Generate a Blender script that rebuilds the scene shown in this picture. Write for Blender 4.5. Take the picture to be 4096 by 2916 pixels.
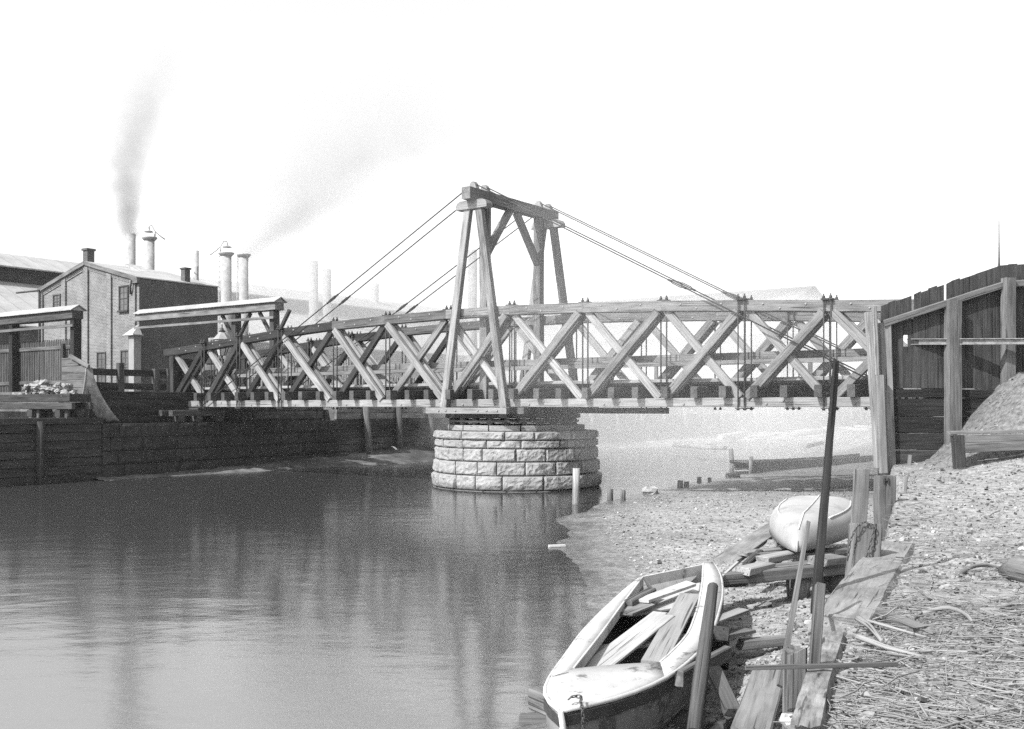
import bpy, math, random
from mathutils import Vector as V, noise, Matrix
R = random.Random(7)
C = bpy.context.scene.collection
S = bpy.context.scene
for o in list(bpy.data.objects): bpy.data.objects.remove(o)

# ---------------------------------------------------------------- camera, sky, sun, exposure
FP, UC, VH = 4030.0, 2048.0, 1628.0            # focal length, principal column and horizon row of the photograph, in its pixels
cam = bpy.data.cameras.new("camera"); camo = bpy.data.objects.new("camera", cam); C.objects.link(camo)
cam.sensor_width = 36; cam.lens = 36*FP/4096; cam.shift_y = (VH-1458)/4096
cam.clip_start = .1; cam.clip_end = 3000
camo.location = (0, 0, 0); camo.rotation_euler = (math.pi/2, 0, 0); S.camera = camo

EL = math.radians(44); AZ = (-.78, -.625)
tosun = V((AZ[0]*math.cos(EL), AZ[1]*math.cos(EL), math.sin(EL))).normalized()
W_ = bpy.data.worlds.new("World"); S.world = W_; W_.use_nodes = True
nt = W_.node_tree; nt.nodes.clear()
sky = nt.nodes.new("ShaderNodeTexSky"); sky.sky_type = 'NISHITA'; sky.sun_disc = False
sky.sun_elevation = EL; sky.sun_rotation = math.atan2(AZ[0], AZ[1]); sky.dust_density = 3.0
sep = nt.nodes.new("ShaderNodeSeparateColor"); bg = nt.nodes.new("ShaderNodeBackground"); out = nt.nodes.new("ShaderNodeOutputWorld")
bg.inputs[1].default_value = .15                # blue-sensitive plate: only the blue of the sky counts
nt.links.new(sky.outputs[0], sep.inputs[0]); nt.links.new(sep.outputs[2], bg.inputs[0]); nt.links.new(bg.outputs[0], out.inputs[0])
sun = bpy.data.lights.new("sun", 'SUN'); sun.energy = 4.6; sun.angle = math.radians(.5)
suno = bpy.data.objects.new("sun", sun); C.objects.link(suno); suno.rotation_euler = tosun.to_track_quat('Z', 'Y').to_euler()
S.view_settings.view_transform = 'Standard'; S.view_settings.look = 'None'; S.view_settings.gamma = 1
S.view_settings.exposure = 1.0
S.render.engine = 'CYCLES'
S.cycles.volume_bounces = 1; S.cycles.max_bounces = 8; S.cycles.use_denoising = False          # the grain left in stands for the plate's own grain
S.cycles.sample_clamp_indirect = 3.0
WATER = -2.63                                   # the camera stands at height 0

# ---------------------------------------------------------------- frames: world and bridge frame (s along the bridge, t across it, z up)
TH = math.radians(35.5); E1 = V((math.cos(TH), -math.sin(TH), 0)); E2 = V((math.sin(TH), math.cos(TH), 0)); O0 = V((-12.2, 40.4, 0))
def F(s, t, z=0): return O0 + E1*s + E2*t + V((0, 0, z))
def toF(p): d = V(p)-O0; return V((d.dot(E1), d.dot(E2), p[2]))
def G(u, v, z): Y = -z*FP/(v-VH); return V(((u-UC)/FP*Y, Y, z))       # on the level plane z
def P(u, v, Y): return V(((u-UC)/FP*Y, Y, -(v-VH)/FP*Y))             # at distance Y
def FT(u, v, t):                                                       # on the plane t = const -> (s,t,z)
    k = (u-UC)/FP; b = O0+E2*t; s = (k*b.y-b.x)/(E1.x-k*E1.y); p = b+E1*s; return V((s, t, -(v-VH)/FP*p.y))
def FS(u, v, s):                                                       # on the plane s = const
    k = (u-UC)/FP; b = O0+E1*s; t = (k*b.y-b.x)/(E2.x-k*E2.y); p = b+E2*t; return V((s, t, -(v-VH)/FP*p.y))

# ---------------------------------------------------------------- materials
MATS = {}
def newmat(name):
    m = bpy.data.materials.new(name); m.use_nodes = True; n = m.node_tree; b = n.nodes["Principled BSDF"]; return m, n, b
def N(n, t, **kw):
    x = n.nodes.new(t)
    for k, v in kw.items():
        if k.startswith("i_"): x.inputs[k[2:].replace("_", " ")].default_value = v
        else: setattr(x, k, v)
    return x
def ramp(n, src, stops):
    r = n.nodes.new("ShaderNodeValToRGB"); e = r.color_ramp.elements
    while len(e) < len(stops): e.new(.5)
    for x, (p, c) in zip(e, stops): x.position = p; x.color = (c, c, c, 1)
    n.links.new(src, r.inputs[0]); return r.outputs[0]
def mixmul(n, a, b, f=1.0):
    x = n.nodes.new("ShaderNodeMix"); x.data_type = 'RGBA'; x.blend_type = 'MULTIPLY'; x.inputs[0].default_value = f
    n.links.new(a, x.inputs[6]); n.links.new(b, x.inputs[7]); return x.outputs[2]
def wood(base, con=.5, rough=.85, bump=.5, stain=.5, fine=1.0):
    base *= .40
    key = ("wood", base, con, bump, stain, fine)
    if key in MATS: return MATS[key]
    m, n, b = newmat("weathered_wood_%d" % int(base*1000))
    a = N(n, "ShaderNodeAttribute", attribute_name="grain")
    mp = N(n, "ShaderNodeMapping"); mp.inputs["Scale"].default_value = (1.3*fine, 26*fine, 26*fine)
    n.links.new(a.outputs["Vector"], mp.inputs[0])
    n1 = N(n, "ShaderNodeTexNoise", i_Scale=1.0, i_Detail=7.0, i_Roughness=.65); n.links.new(mp.outputs[0], n1.inputs["Vector"])
    mp2 = N(n, "ShaderNodeMapping"); mp2.inputs["Scale"].default_value = (.9, 3, 3); n.links.new(a.outputs["Vector"], mp2.inputs[0])
    n2 = N(n, "ShaderNodeTexNoise", i_Scale=1.0, i_Detail=4.0, i_Roughness=.6); n.links.new(mp2.outputs[0], n2.inputs["Vector"])
    c1 = ramp(n, n1.outputs[0], [(.28, base*(1-con)), (.5, base), (.72, min(.9, base*(1+con*.6)))])
    c2 = ramp(n, n2.outputs[0], [(.3, 1-stain), (.62, 1.0)])
    mp3 = N(n, "ShaderNodeMapping"); mp3.inputs["Scale"].default_value = (.7*fine, 34*fine, 34*fine); n.links.new(a.outputs["Vector"], mp3.inputs[0])
    n3 = N(n, "ShaderNodeTexNoise", i_Scale=1.0, i_Detail=3.0, i_Roughness=.5); n.links.new(mp3.outputs[0], n3.inputs["Vector"])
    c3 = ramp(n, n3.outputs[0], [(.33, .3), (.40, 1.0)])
    oi = N(n, "ShaderNodeObjectInfo"); c4 = ramp(n, oi.outputs["Random"], [(0, .72), (1, 1.18)])
    n.links.new(mixmul(n, mixmul(n, mixmul(n, c1, c2), c3), c4), b.inputs["Base Color"]); b.inputs["Roughness"].default_value = rough
    b.inputs["Specular IOR Level"].default_value = .12
    bp = N(n, "ShaderNodeBump", i_Strength=bump, i_Distance=.012); n.links.new(n1.outputs[0], bp.inputs["Height"]); n.links.new(bp.outputs[0], b.inputs["Normal"])
    MATS[key] = m; return m
def plain(name, base, con=.35, sc=3.0, rough=.8, bump=.4, dist=.01, detail=8.0, metal=0, spec=.15):
    base *= .72
    key = (name, base, con, sc, rough, bump)
    if key in MATS: return MATS[key]
    m, n, b = newmat(name)
    tc = N(n, "ShaderNodeTexCoord")
    n1 = N(n, "ShaderNodeTexNoise", i_Scale=sc, i_Detail=detail, i_Roughness=.65); n.links.new(tc.outputs["Object"], n1.inputs["Vector"])
    n2 = N(n, "ShaderNodeTexNoise", i_Scale=sc*.13, i_Detail=4.0); n.links.new(tc.outputs["Object"], n2.inputs["Vector"])
    c1 = ramp(n, n1.outputs[0], [(.3, base*(1-con)), (.5, base), (.7, min(.9, base*(1+con)))])
    c2 = ramp(n, n2.outputs[0], [(.35, 1-con), (.6, 1.0)])
    n.links.new(mixmul(n, c1, c2), b.inputs["Base Color"]); b.inputs["Roughness"].default_value = rough
    b.inputs["Metallic"].default_value = metal; b.inputs["Specular IOR Level"].default_value = spec
    bp = N(n, "ShaderNodeBump", i_Strength=bump, i_Distance=dist); n.links.new(n1.outputs[0], bp.inputs["Height"]); n.links.new(bp.outputs[0], b.inputs["Normal"])
    MATS[key] = m; return m
def paint(name, base, worn, sc=3.0, amt=.42):
    m, n, b = newmat(name); tc = N(n, "ShaderNodeTexCoord")
    n1 = N(n, "ShaderNodeTexNoise", i_Scale=sc, i_Detail=12.0, i_Roughness=.72); n.links.new(tc.outputs["Object"], n1.inputs["Vector"])
    n2 = N(n, "ShaderNodeTexNoise", i_Scale=sc*.5, i_Detail=6.0, i_Roughness=.7); n.links.new(tc.outputs["Object"], n2.inputs["Vector"])
    c1 = ramp(n, n1.outputs[0], [(amt-.06, worn), (amt, base)]); c2 = ramp(n, n2.outputs[0], [(.3, .72), (.6, 1.0)])
    n.links.new(mixmul(n, c1, c2), b.inputs["Base Color"]); b.inputs["Roughness"].default_value = .7; b.inputs["Specular IOR Level"].default_value = .2
    bp = N(n, "ShaderNodeBump", i_Strength=.4, i_Distance=.006); n.links.new(n1.outputs[0], bp.inputs["Height"]); n.links.new(bp.outputs[0], b.inputs["Normal"]); return m
def brickmat(name, base, mortar, vertical_axis='s'):
    if name in MATS: return MATS[name]
    m, n, b = newmat(name)
    tc = N(n, "ShaderNodeTexCoord"); sx = N(n, "ShaderNodeSeparateXYZ"); cb = N(n, "ShaderNodeCombineXYZ")
    n.links.new(tc.outputs["Object"], sx.inputs[0])
    n.links.new(sx.outputs[0 if vertical_axis == 's' else 1], cb.inputs[0]); n.links.new(sx.outputs[2], cb.inputs[1])
    bt = N(n, "ShaderNodeTexBrick", i_Scale=1.0); bt.inputs["Brick Width"].default_value = .25; bt.inputs["Row Height"].default_value = .085
    bt.inputs["Mortar Size"].default_value = .016; bt.inputs["Mortar Smooth"].default_value = .3
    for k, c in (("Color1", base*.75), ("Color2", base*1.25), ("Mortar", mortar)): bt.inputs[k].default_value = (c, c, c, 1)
    n.links.new(cb.outputs[0], bt.inputs["Vector"])
    n2 = N(n, "ShaderNodeTexNoise", i_Scale=.7, i_Detail=6.0, i_Roughness=.7); n.links.new(tc.outputs["Object"], n2.inputs["Vector"])
    c2 = ramp(n, n2.outputs[0], [(.3, .55), (.65, 1.1)])
    n.links.new(mixmul(n, bt.outputs[0], c2), b.inputs["Base Color"]); b.inputs["Roughness"].default_value = .9
    bp = N(n, "ShaderNodeBump", i_Strength=.6, i_Distance=.01); bp.invert = True; n.links.new(bt.outputs["Fac"], bp.inputs["Height"]); n.links.new(bp.outputs[0], b.inputs["Normal"])
    MATS[name] = m; return m
def seamroof(name, base, axis=1, width=.6):
    base *= .75
    if name in MATS: return MATS[name]
    m, n, b = newmat(name)
    tc = N(n, "ShaderNodeTexCoord"); w = N(n, "ShaderNodeTexWave", wave_type='BANDS', bands_direction='XYZ'[axis], wave_profile='SAW')
    w.inputs["Scale"].default_value = .314/width; n.links.new(tc.outputs["Object"], w.inputs["Vector"])
    n2 = N(n, "ShaderNodeTexNoise", i_Scale=.6, i_Detail=7.0, i_Roughness=.7); n.links.new(tc.outputs["Object"], n2.inputs["Vector"])
    c1 = ramp(n, w.outputs[0], [(0, base*.55), (.07, base), (1, base*1.06)]); c2 = ramp(n, n2.outputs[0], [(.3, .7), (.65, 1.05)])
    n.links.new(mixmul(n, c1, c2), b.inputs["Base Color"]); b.inputs["Roughness"].default_value = .6
    MATS[name] = m; return m
def volmat(name, dens, alb=.95, aniso=0.0):
    m = bpy.data.materials.new(name); m.use_nodes = True; n = m.node_tree; n.nodes.clear()
    o = n.nodes.new("ShaderNodeOutputMaterial"); p = n.nodes.new("ShaderNodeVolumePrincipled")
    p.inputs["Color"].default_value = (alb, alb, alb, 1); p.inputs["Density"].default_value = dens; p.inputs["Anisotropy"].default_value = aniso
    n.links.new(p.outputs[0], o.inputs["Volume"]); return m

# ---------------------------------------------------------------- mesh builder
def nz(p, sc=1.0): return noise.noise(V(p)*sc)
class MB:
    def __init__(s): s.v = []; s.f = []; s.g = []; s.sm = set()
    def add(s, vs, fs, gs=None, smooth=False):
        b = len(s.v); s.v += [V(x) for x in vs]; s.g += gs if gs else [V(x) for x in vs]
        for f in fs:
            if smooth: s.sm.add(len(s.f))
            s.f.append([b+i for i in f])
        return s
    def beam(s, p, q, w, h, up=(0, 0, 1), ch=None, seg=.7, jit=None, taper=1.0, ends=0):
        p, q = V(p), V(q); d = q-p; L = d.length; x = d/L; up = V(up)
        if abs(x.dot(up.normalized())) > .98: up = V((0, 1, 0)) if abs(x.y) < .9 else V((1, 0, 0))
        sd = up.cross(x).normalized(); u = x.cross(sd)
        if ch is None: ch = min(.014, w*.13, h*.13)
        if jit is None: jit = min(.006, w*.03, h*.03)
        n = max(2, int(L/seg)+1); a, b = w/2, h/2; o = R.random()*90; oy, oz = R.random()*9, R.random()*9
        sec = [(-a+ch, -b), (a-ch, -b), (a, -b+ch), (a, b-ch), (a-ch, b), (-a+ch, b), (-a, b-ch), (-a, -b+ch)]
        vs, gs, fs = [], [], []
        for i in range(n):
            f = i/(n-1); k = 1+(taper-1)*f; jy, jz = R.uniform(-jit, jit), R.uniform(-jit, jit)
            for j, (y, z) in enumerate(sec):
                e = R.uniform(-ends, ends) if i in (0, n-1) else 0
                vs.append(p+x*(L*f+e)+sd*(y*k+jy)+u*(z*k+jz)); gs.append(V((L*f+o, y+oy, z+oz)))
        for i in range(n-1):
            for j in range(8): fs.append((i*8+j, i*8+(j+1) % 8, i*8+8+(j+1) % 8, i*8+8+j))
        fs.append(tuple(range(7, -1, -1))); fs.append(tuple(range((n-1)*8, n*8)))
        return s.add(vs, fs, gs)
    def box(s, a, b, **k):
        a, b = V(a), V(b); c = (a+b)/2; d = [abs(b[i]-a[i]) for i in range(3)]; i = d.index(max(d))
        p, q = c.copy(), c.copy(); p[i] -= d[i]/2; q[i] += d[i]/2
        if i == 2: return s.beam(p, q, d[0], d[1], up=(0, 1, 0), **k)
        return s.beam(p, q, d[1] if i == 0 else d[0], d[2], **k)
    def tube(s, pts, r, n=7, cap=True, wob=0.0):
        pts = [V(p) for p in pts]; rr = r if isinstance(r, (list, tuple)) else [r]*len(pts); o = R.random()*60; l = 0
        vs, gs, fs = [], [], []; u = None
        for i, p in enumerate(pts):
            t = (pts[min(i+1, len(pts)-1)]-pts[max(i-1, 0)]).normalized()
            if u is None: u = t.orthogonal().normalized()
            else: u = (u-t*u.dot(t)).normalized()
            w = t.cross(u); l += (p-pts[i-1]).length if i else 0
            for j in range(n):
                a = 2*math.pi*j/n; k = rr[i]*(1+R.uniform(-wob, wob))
                vs.append(p+(u*math.cos(a)+w*math.sin(a))*k); gs.append(V((l+o, math.cos(a)*rr[i]*2, math.sin(a)*rr[i]*2)))
        for i in range(len(pts)-1):
            for j in range(n): fs.append((i*n+j, i*n+(j+1) % n, i*n+n+(j+1) % n, i*n+n+j))
        s.add(vs, fs, gs, smooth=True); b = len(s.v)-len(vs)
        if cap: s.f.append([b+j for j in range(n-1, -1, -1)]); s.f.append([b+(len(pts)-1)*n+j for j in range(n)])
        return s
    def lathe(s, c, prof, n=20, smooth=True):
        c = V(c); vs, fs = [], []
        for r, z in prof:
            for j in range(n): a = 2*math.pi*j/n; vs.append(c+V((r*math.cos(a), r*math.sin(a), z)))
        for i in range(len(prof)-1):
            for j in range(n): fs.append((i*n+j, i*n+(j+1) % n, i*n+n+(j+1) % n, i*n+n+j))
        s.add(vs, fs, None, smooth); b = len(s.v)-len(vs)
        s.f.append([b+j for j in range(n-1, -1, -1)]); s.f.append([b+(len(prof)-1)*n+j for j in range(n)]); return s
    def prism(s, pts, th):
        pts = [V(p) for p in pts]; th = V(th); n = len(pts); o = V((R.random()*50, R.random()*9, R.random()*9))
        vs = pts+[p+th for p in pts]; fs = [tuple(range(n-1, -1, -1)), tuple(range(n, 2*n))]+[(i, (i+1) % n, n+(i+1) % n, n+i) for i in range(n)]
        le = max(range(n), key=lambda i: (pts[(i+1) % n]-pts[i]).length); x = (pts[(le+1) % n]-pts[le]).normalized(); zz = (pts[1]-pts[0]).cross(pts[-1]-pts[0]).normalized(); y = zz.cross(x)
        return s.add(vs, fs, [o+V(((p-pts[0]).dot(x), (p-pts[0]).dot(y), (p-pts[0]).dot(zz))) for p in vs])
    def lump(s, c, r, seed=0, n=9, m=6, rough=.25, smooth=False, rot=0):
        c = V(c); r = V(r) if not isinstance(r, (int, float)) else V((r, r, r)); vs, fs = [], []; ca, sa = math.cos(rot), math.sin(rot)
        vs.append(V((0, 0, -1)))
        for i in range(1, m):
            th = -math.pi/2+math.pi*i/m
            for j in range(n): a = 2*math.pi*(j+.5*(i % 2))/n; vs.append(V((math.cos(th)*math.cos(a), math.cos(th)*math.sin(a), math.sin(th))))
        vs.append(V((0, 0, 1)))
        w = []
        for q in vs:
            k = 1+rough*nz(q*1.7+V((seed*3.1, seed*1.3, seed))) + rough*.5*nz(q*4+V((seed, seed*2, 5)))
            x, y = q.x*r.x*k, q.y*r.y*k; w.append(c+V((x*ca-y*sa, x*sa+y*ca, q.z*r.z*k)))
        for j in range(n): fs.append((0, 1+(j+1) % n, 1+j))
        for i in range(m-2):
            for j in range(n):
                a, b = 1+i*n+j, 1+i*n+(j+1) % n; fs.append((a, b, b+n, a+n))
        l = len(w)-1; b = 1+(m-2)*n
        for j in range(n): fs.append((b+j, b+(j+1) % n, l))
        return s.add(w, fs, None, smooth)
    def grid(s, fn, nu, nv, smooth=True, close=False):
        vs = [fn(i/nu, j/nv) for i in range(nu+1) for j in range(nv+1)]
        fs = [(i*(nv+1)+j, (i+1)*(nv+1)+j, (i+1)*(nv+1)+j+1, i*(nv+1)+j+1) for i in range(nu) for j in range(nv)]
        return s.add(vs, fs, None, smooth)

ROT = {}
def link(o): C.objects.link(o); return o
def tag(o, label=None, cat=None, group=None, kind=None):
    for k, x in (("label", label), ("category", cat), ("group", group), ("kind", kind)):
        if x: o[k] = x
    return o
def thing(name, label, cat, base, frame=False, group=None):
    o = bpy.data.objects.new(name, None); link(o); o.empty_display_size = .2
    o.location = F(*base) if frame else V(base)
    if frame: o.rotation_euler = (0, 0, -TH)
    ROT[o.name] = V(base); o["in_frame"] = 1 if frame else 0
    return tag(o, label, cat, group)
def base_of(o):
    while o.parent: o = o.parent
    return ROT[o.name]
def mesh(name, mb, m, off):
    me = bpy.data.meshes.new(name); me.from_pydata([tuple(x-off) for x in mb.v], [], mb.f)
    me.materials.append(m)
    if mb.sm:
        fl = [False]*len(mb.f)
        for i in mb.sm: fl[i] = True
        me.polygons.foreach_set("use_smooth", fl)
    a = me.attributes.new("grain", 'FLOAT_VECTOR', 'POINT'); a.data.foreach_set("vector", [c for g in mb.g for c in g])
    me.update(); return me
def part(name, mb, m, parent, label=None):
    me = mesh(name, mb, m, base_of(parent)); o = bpy.data.objects.new(name, me); link(o); o.parent = parent
    if label: o["label"] = label
    return o
def solo(name, mb, m, label=None, cat=None, base=None, frame=False, group=None, kind=None):
    if base is None:
        n = len(mb.v); base = V((sum(p.x for p in mb.v)/n, sum(p.y for p in mb.v)/n, min(p.z for p in mb.v)))
    me = mesh(name, mb, m, V(base)); o = bpy.data.objects.new(name, me); link(o)
    o.location = F(*base) if frame else V(base)
    if frame: o.rotation_euler = (0, 0, -TH)
    ROT[o.name] = V(base); return tag(o, label, cat, group, kind)
def dup(o, off=V((0, 0, 0)), parent=None, label=None):
    c = o.copy(); link(c)
    if parent: c.parent = parent
    else: c.location = o.location+V(off)
    if label: c["label"] = label
    for ch in list(o.children): dup(ch, parent=c)
    return c

WOOD = wood(.34); WOODL = wood(.42, stain=.35); WOODD = wood(.10, stain=.6); WOODM = wood(.2, stain=.55); WOODW = wood(.55, con=.3, stain=.3)
IRON = plain("dark_iron", .05, rough=.6, sc=12); IRONL = plain("galvanised_bolt", .26, rough=.5, sc=20); RUST = plain("rusted_iron", .1, sc=14)
STONE = STN = plain("rough_granite", .26, con=.22, sc=7, bump=.9, dist=.02); STONED = plain("sooty_stone", .07, con=.45, sc=4, bump=.8, dist=.02)

def tide(m, z0, z1, dark):
    n = m.node_tree; b = n.nodes["Principled BSDF"]; src = b.inputs["Base Color"].links[0].from_socket
    tc = N(n, "ShaderNodeTexCoord"); sx = N(n, "ShaderNodeSeparateXYZ"); n.links.new(tc.outputs["Object"], sx.inputs[0])
    q = N(n, "ShaderNodeTexNoise", i_Scale=2.5, i_Detail=5.0); n.links.new(tc.outputs["Object"], q.inputs["Vector"])
    a = N(n, "ShaderNodeMath", operation='MULTIPLY_ADD'); a.inputs[1].default_value = .25; n.links.new(q.outputs[0], a.inputs[0]); n.links.new(sx.outputs[2], a.inputs[2])
    r = N(n, "ShaderNodeMapRange"); r.inputs[1].default_value = z0; r.inputs[2].default_value = z1; n.links.new(a.outputs[0], r.inputs[0])
    n.links.new(mixmul(n, src, ramp(n, r.outputs[0], [(0, dark), (1, 1.0)])), b.inputs["Base Color"])
tide(STONE, .85, 1.05, .45)
# ================================================================= SETTING
def water():
    m, n, b = newmat("river_water")
    b.inputs["Base Color"].default_value = (.022, .022, .022, 1); b.inputs["Roughness"].default_value = .12; b.inputs["IOR"].default_value = 3.3; b.inputs["Specular IOR Level"].default_value = .8
    tc = N(n, "ShaderNodeTexCoord"); hh = []
    for sc, st, di in (((.5, .9, 1), .16, .05), ((2.2, 5.5, 1), .07, .012), ((.12, .2, 1), .25, .06)):
        mp = N(n, "ShaderNodeMapping"); mp.inputs["Scale"].default_value = sc; mp.inputs["Rotation"].default_value = (0, 0, .12); n.links.new(tc.outputs["Object"], mp.inputs[0])
        a = N(n, "ShaderNodeTexNoise", i_Scale=1.6, i_Detail=4.0, i_Roughness=.6); n.links.new(mp.outputs[0], a.inputs["Vector"])
        bp = N(n, "ShaderNodeBump", i_Strength=st, i_Distance=di); n.links.new(a.outputs[0], bp.inputs["Height"])
        if hh: n.links.new(hh[-1], bp.inputs["Normal"])
        hh.append(bp.outputs[0])
    n.links.new(hh[-1], b.inputs["Normal"])
    w = MB(); w.grid(lambda a, b: V((-400+900*a, -30+900*b, WATER)), 6, 6, smooth=False)
    solo("river", w, m, kind="structure", base=(0, 0, WATER))
water()

GRAVEL = plain("cinder_ground", .2, con=.5, sc=5)
# left land: upper road level, lower dock level, and the land behind the bulkhead
def block(name, s0, s1, t0, t1, z0, z1, m):
    b = MB(); vs = [(s0, t0, z0), (s1, t0, z0), (s1, t1, z0), (s0, t1, z0), (s0, t0, z1), (s1, t0, z1), (s1, t1, z1), (s0, t1, z1)]
    b.add(vs, [(3, 2, 1, 0), (4, 5, 6, 7), (0, 1, 5, 4), (1, 2, 6, 5), (2, 3, 7, 6), (3, 0, 4, 7)]); return solo(name, b, m, base=(s0, t0, z0), frame=True, kind="structure")
ZL, ZU = -.6, .6
block("dock_ground", -300, -.45, -45, -4.6, -4, ZL, GRAVEL)
block("road_ground", -300, -1.12, -4.55, 7.4, -4, ZU, GRAVEL)
block("quay_ground", -300, -.45, 7.44, 300, -4, -.12, GRAVEL)

# right bank terrain ---------------------------------------------------------
EDGE = [(.1, -3), (.3, 2), (1.25, 5), (1.72, 6.0), (2.75, 8.35), (4.0, 11.2), (5.25, 14.3), (6.7, 17.8), (8.25, 22.2), (12.0, 33), (24, 62), (45, 110)]
SHORE = [(-1.2, -3), (-.7, 4), (-.1, 7), (.35, 9), (.95, 12), (1.1, 15.1), (.95, 19.2), (1.2, 24), (2.5, 27.7), (4.4, 31.9), (7.2, 36.9), (9.5, 40), (13, 47), (22, 66), (43, 112)]
def interp(tab, y):
    if y <= tab[0][1]: return tab[0][0]
    for (x0, y0), (x1, y1) in zip(tab, tab[1:]):
        if y <= y1: return x0+(x1-x0)*(y-y0)/(y1-y0)
    return tab[-1][0]
def sst(a, b, x): x = max(0, min(1, (x-a)/(b-a))); return x*x*(3-2*x)
def bank(x, y, rough=True):
    e, w = interp(EDGE, y), interp(SHORE, y)+.34*nz((y*.45, 2, 5))+.13*nz((y*1.6, 4, 1))+.05*nz((y*5, 1, 1))
    f = (x-w)/max(.3, e-w); f = min(1.0, max(-1.5, f)); low = -2.63+.36*(.5*f+.5*f**1.5 if f > 0 else f)
    low += .03*nz((x*1.5, y*1.5, 0))*min(1, max(0, f*2.5))
    low -= .30*math.exp(-(((x-1.45+.27*(7.3-y))/.38)**2+((y-7.2)/1.7)**2))
    up = -1.60+.32*sst(13, 22, y)+.40*sst(16.0, 20, y)*sst(8.0, 10, x)*sst(0, 4, x-e)+.06*nz((x*.7, y*.7, 3))
    mk = sst(20.3, 21.0, y+.05*(x-10)); up = up*(1-mk)+mk*max(up, min(.75, -.78+.95*(x-9.75)+.1*nz((x*.9, y*.9, 8))))
    up += .25*sst(1.5, 5, x-e)*sst(26, 10, y)*.5
    k = sst(-.06, .16, x-e+.10*nz((y*1.6, 7, 1)))
    h = low*(1-k)+up*k
    if rough: h += (.016*nz((x*5, y*5, 1))+.010*nz((x*13, y*13, 4)))*min(1, max(0, f*2))
    return h
def mudmat():
    m, n, b = newmat("bank_mud")
    tc = N(n, "ShaderNodeTexCoord")
    a = N(n, "ShaderNodeTexNoise", i_Scale=9.0, i_Detail=10.0, i_Roughness=.72); n.links.new(tc.outputs["Object"], a.inputs["Vector"])
    v = N(n, "ShaderNodeTexVoronoi", i_Scale=14.0); n.links.new(tc.outputs["Object"], v.inputs["Vector"])
    c = N(n, "ShaderNodeTexNoise", i_Scale=.5, i_Detail=5.0); n.links.new(tc.outputs["Object"], c.inputs["Vector"])
    c1 = ramp(n, a.outputs[0], [(.33, .065), (.5, .195), (.66, .31)]); c2 = ramp(n, c.outputs[0], [(.3, .75), (.6, 1.05)])
    sx = N(n, "ShaderNodeSeparateXYZ"); n.links.new(tc.outputs["Object"], sx.inputs[0])
    wn = N(n, "ShaderNodeTexNoise", i_Scale=1.6, i_Detail=7.0, i_Roughness=.7); n.links.new(tc.outputs["Object"], wn.inputs["Vector"])
    wa = N(n, "ShaderNodeMath", operation='MULTIPLY_ADD'); wa.inputs[1].default_value = .16; n.links.new(wn.outputs[0], wa.inputs[0]); n.links.new(sx.outputs[2], wa.inputs[2])
    mr = N(n, "ShaderNodeMapRange"); mr.inputs[1].default_value = -2.57; mr.inputs[2].default_value = -2.47; n.links.new(wa.outputs[0], mr.inputs[0])
    wet = ramp(n, mr.outputs[0], [(0, .22), (.55, .7), (1, 1.0)])
    my = N(n, "ShaderNodeMapRange"); my.inputs[1].default_value = 20.0; my.inputs[2].default_value = 20.8; n.links.new(sx.outputs[1], my.inputs[0])      # colour darkened over the heap behind the planks to dim its sunlit face
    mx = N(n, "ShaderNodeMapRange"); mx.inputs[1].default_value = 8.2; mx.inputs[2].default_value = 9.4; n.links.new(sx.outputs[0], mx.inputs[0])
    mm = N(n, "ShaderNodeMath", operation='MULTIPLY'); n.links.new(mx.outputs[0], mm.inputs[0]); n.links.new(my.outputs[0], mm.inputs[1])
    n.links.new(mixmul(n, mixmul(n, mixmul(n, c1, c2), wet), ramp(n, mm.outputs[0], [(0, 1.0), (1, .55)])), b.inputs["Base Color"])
    rr = ramp(n, mr.outputs[0], [(0, .13), (.5, .4), (1, .92)]); n.links.new(rr, b.inputs["Roughness"]); b.inputs["Specular IOR Level"].default_value = .5; n.links.new(ramp(n, mr.outputs[0], [(0, .95), (.5, .6), (1, .2)]), b.inputs["Specular IOR Level"])
    bp = N(n, "ShaderNodeBump", i_Strength=.8, i_Distance=.03); n.links.new(a.outputs[0], bp.inputs["Height"])
    bp2 = N(n, "ShaderNodeBump", i_Strength=.35, i_Distance=.03); n.links.new(v.outputs[0], bp2.inputs["Height"]); n.links.new(bp.outputs[0], bp2.inputs["Normal"])
    n.links.new(bp2.outputs[0], b.inputs["Normal"]); return m
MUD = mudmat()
def make_bank():
    b = MB()
    def fn(a, c):
        y = -3+115*(a**2.0); e = interp(EDGE, y); w = interp(SHORE, y)
        if c < .4: x = w-1.0+(e-.3-w+1.0)*(c/.4)
        elif c < .6: x = e-.3+.7*(c-.4)/.2
        else: x = e+.4+(26*((c-.6)/.4)**1.6)
        return V((x, y, bank(x, y)))
    b.grid(fn, 330, 190)
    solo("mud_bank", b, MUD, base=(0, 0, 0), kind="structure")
make_bank()
def mudflat(name, fn, nu, nv, m=None): b = MB(); b.grid(fn, nu, nv); return solo(name, b, m or MUD, base=(0, 0, 0), kind="structure")
def blobflat(cx, cy, rx, ry, h, rot, seed, n=46):
    ca, sa = math.cos(rot), math.sin(rot)
    def fn(a, c):
        th = 2*math.pi*a; r = c
        x, y = rx*r*math.cos(th), ry*r*math.sin(th); X, Y = cx+x*ca-y*sa, cy+x*sa+y*ca
        k = 1-r**2; z = WATER-.06+h*k*(1+.6*nz((X*.35, Y*.35, seed)))+.05*k*nz((X*1.3, Y*1.3, seed))
        return V((X, Y, z))
    return fn
for i, (u, v, rx, ry, h, rot) in enumerate([(2960, 1752, 13, 7, .34, .55), (3330, 1735, 14, 9, .5, .6)]):
    p = G(u, v, WATER); mudflat("mud_flat", blobflat(p.x, p.y, rx, ry, h, rot, i), 60, 20)

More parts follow.
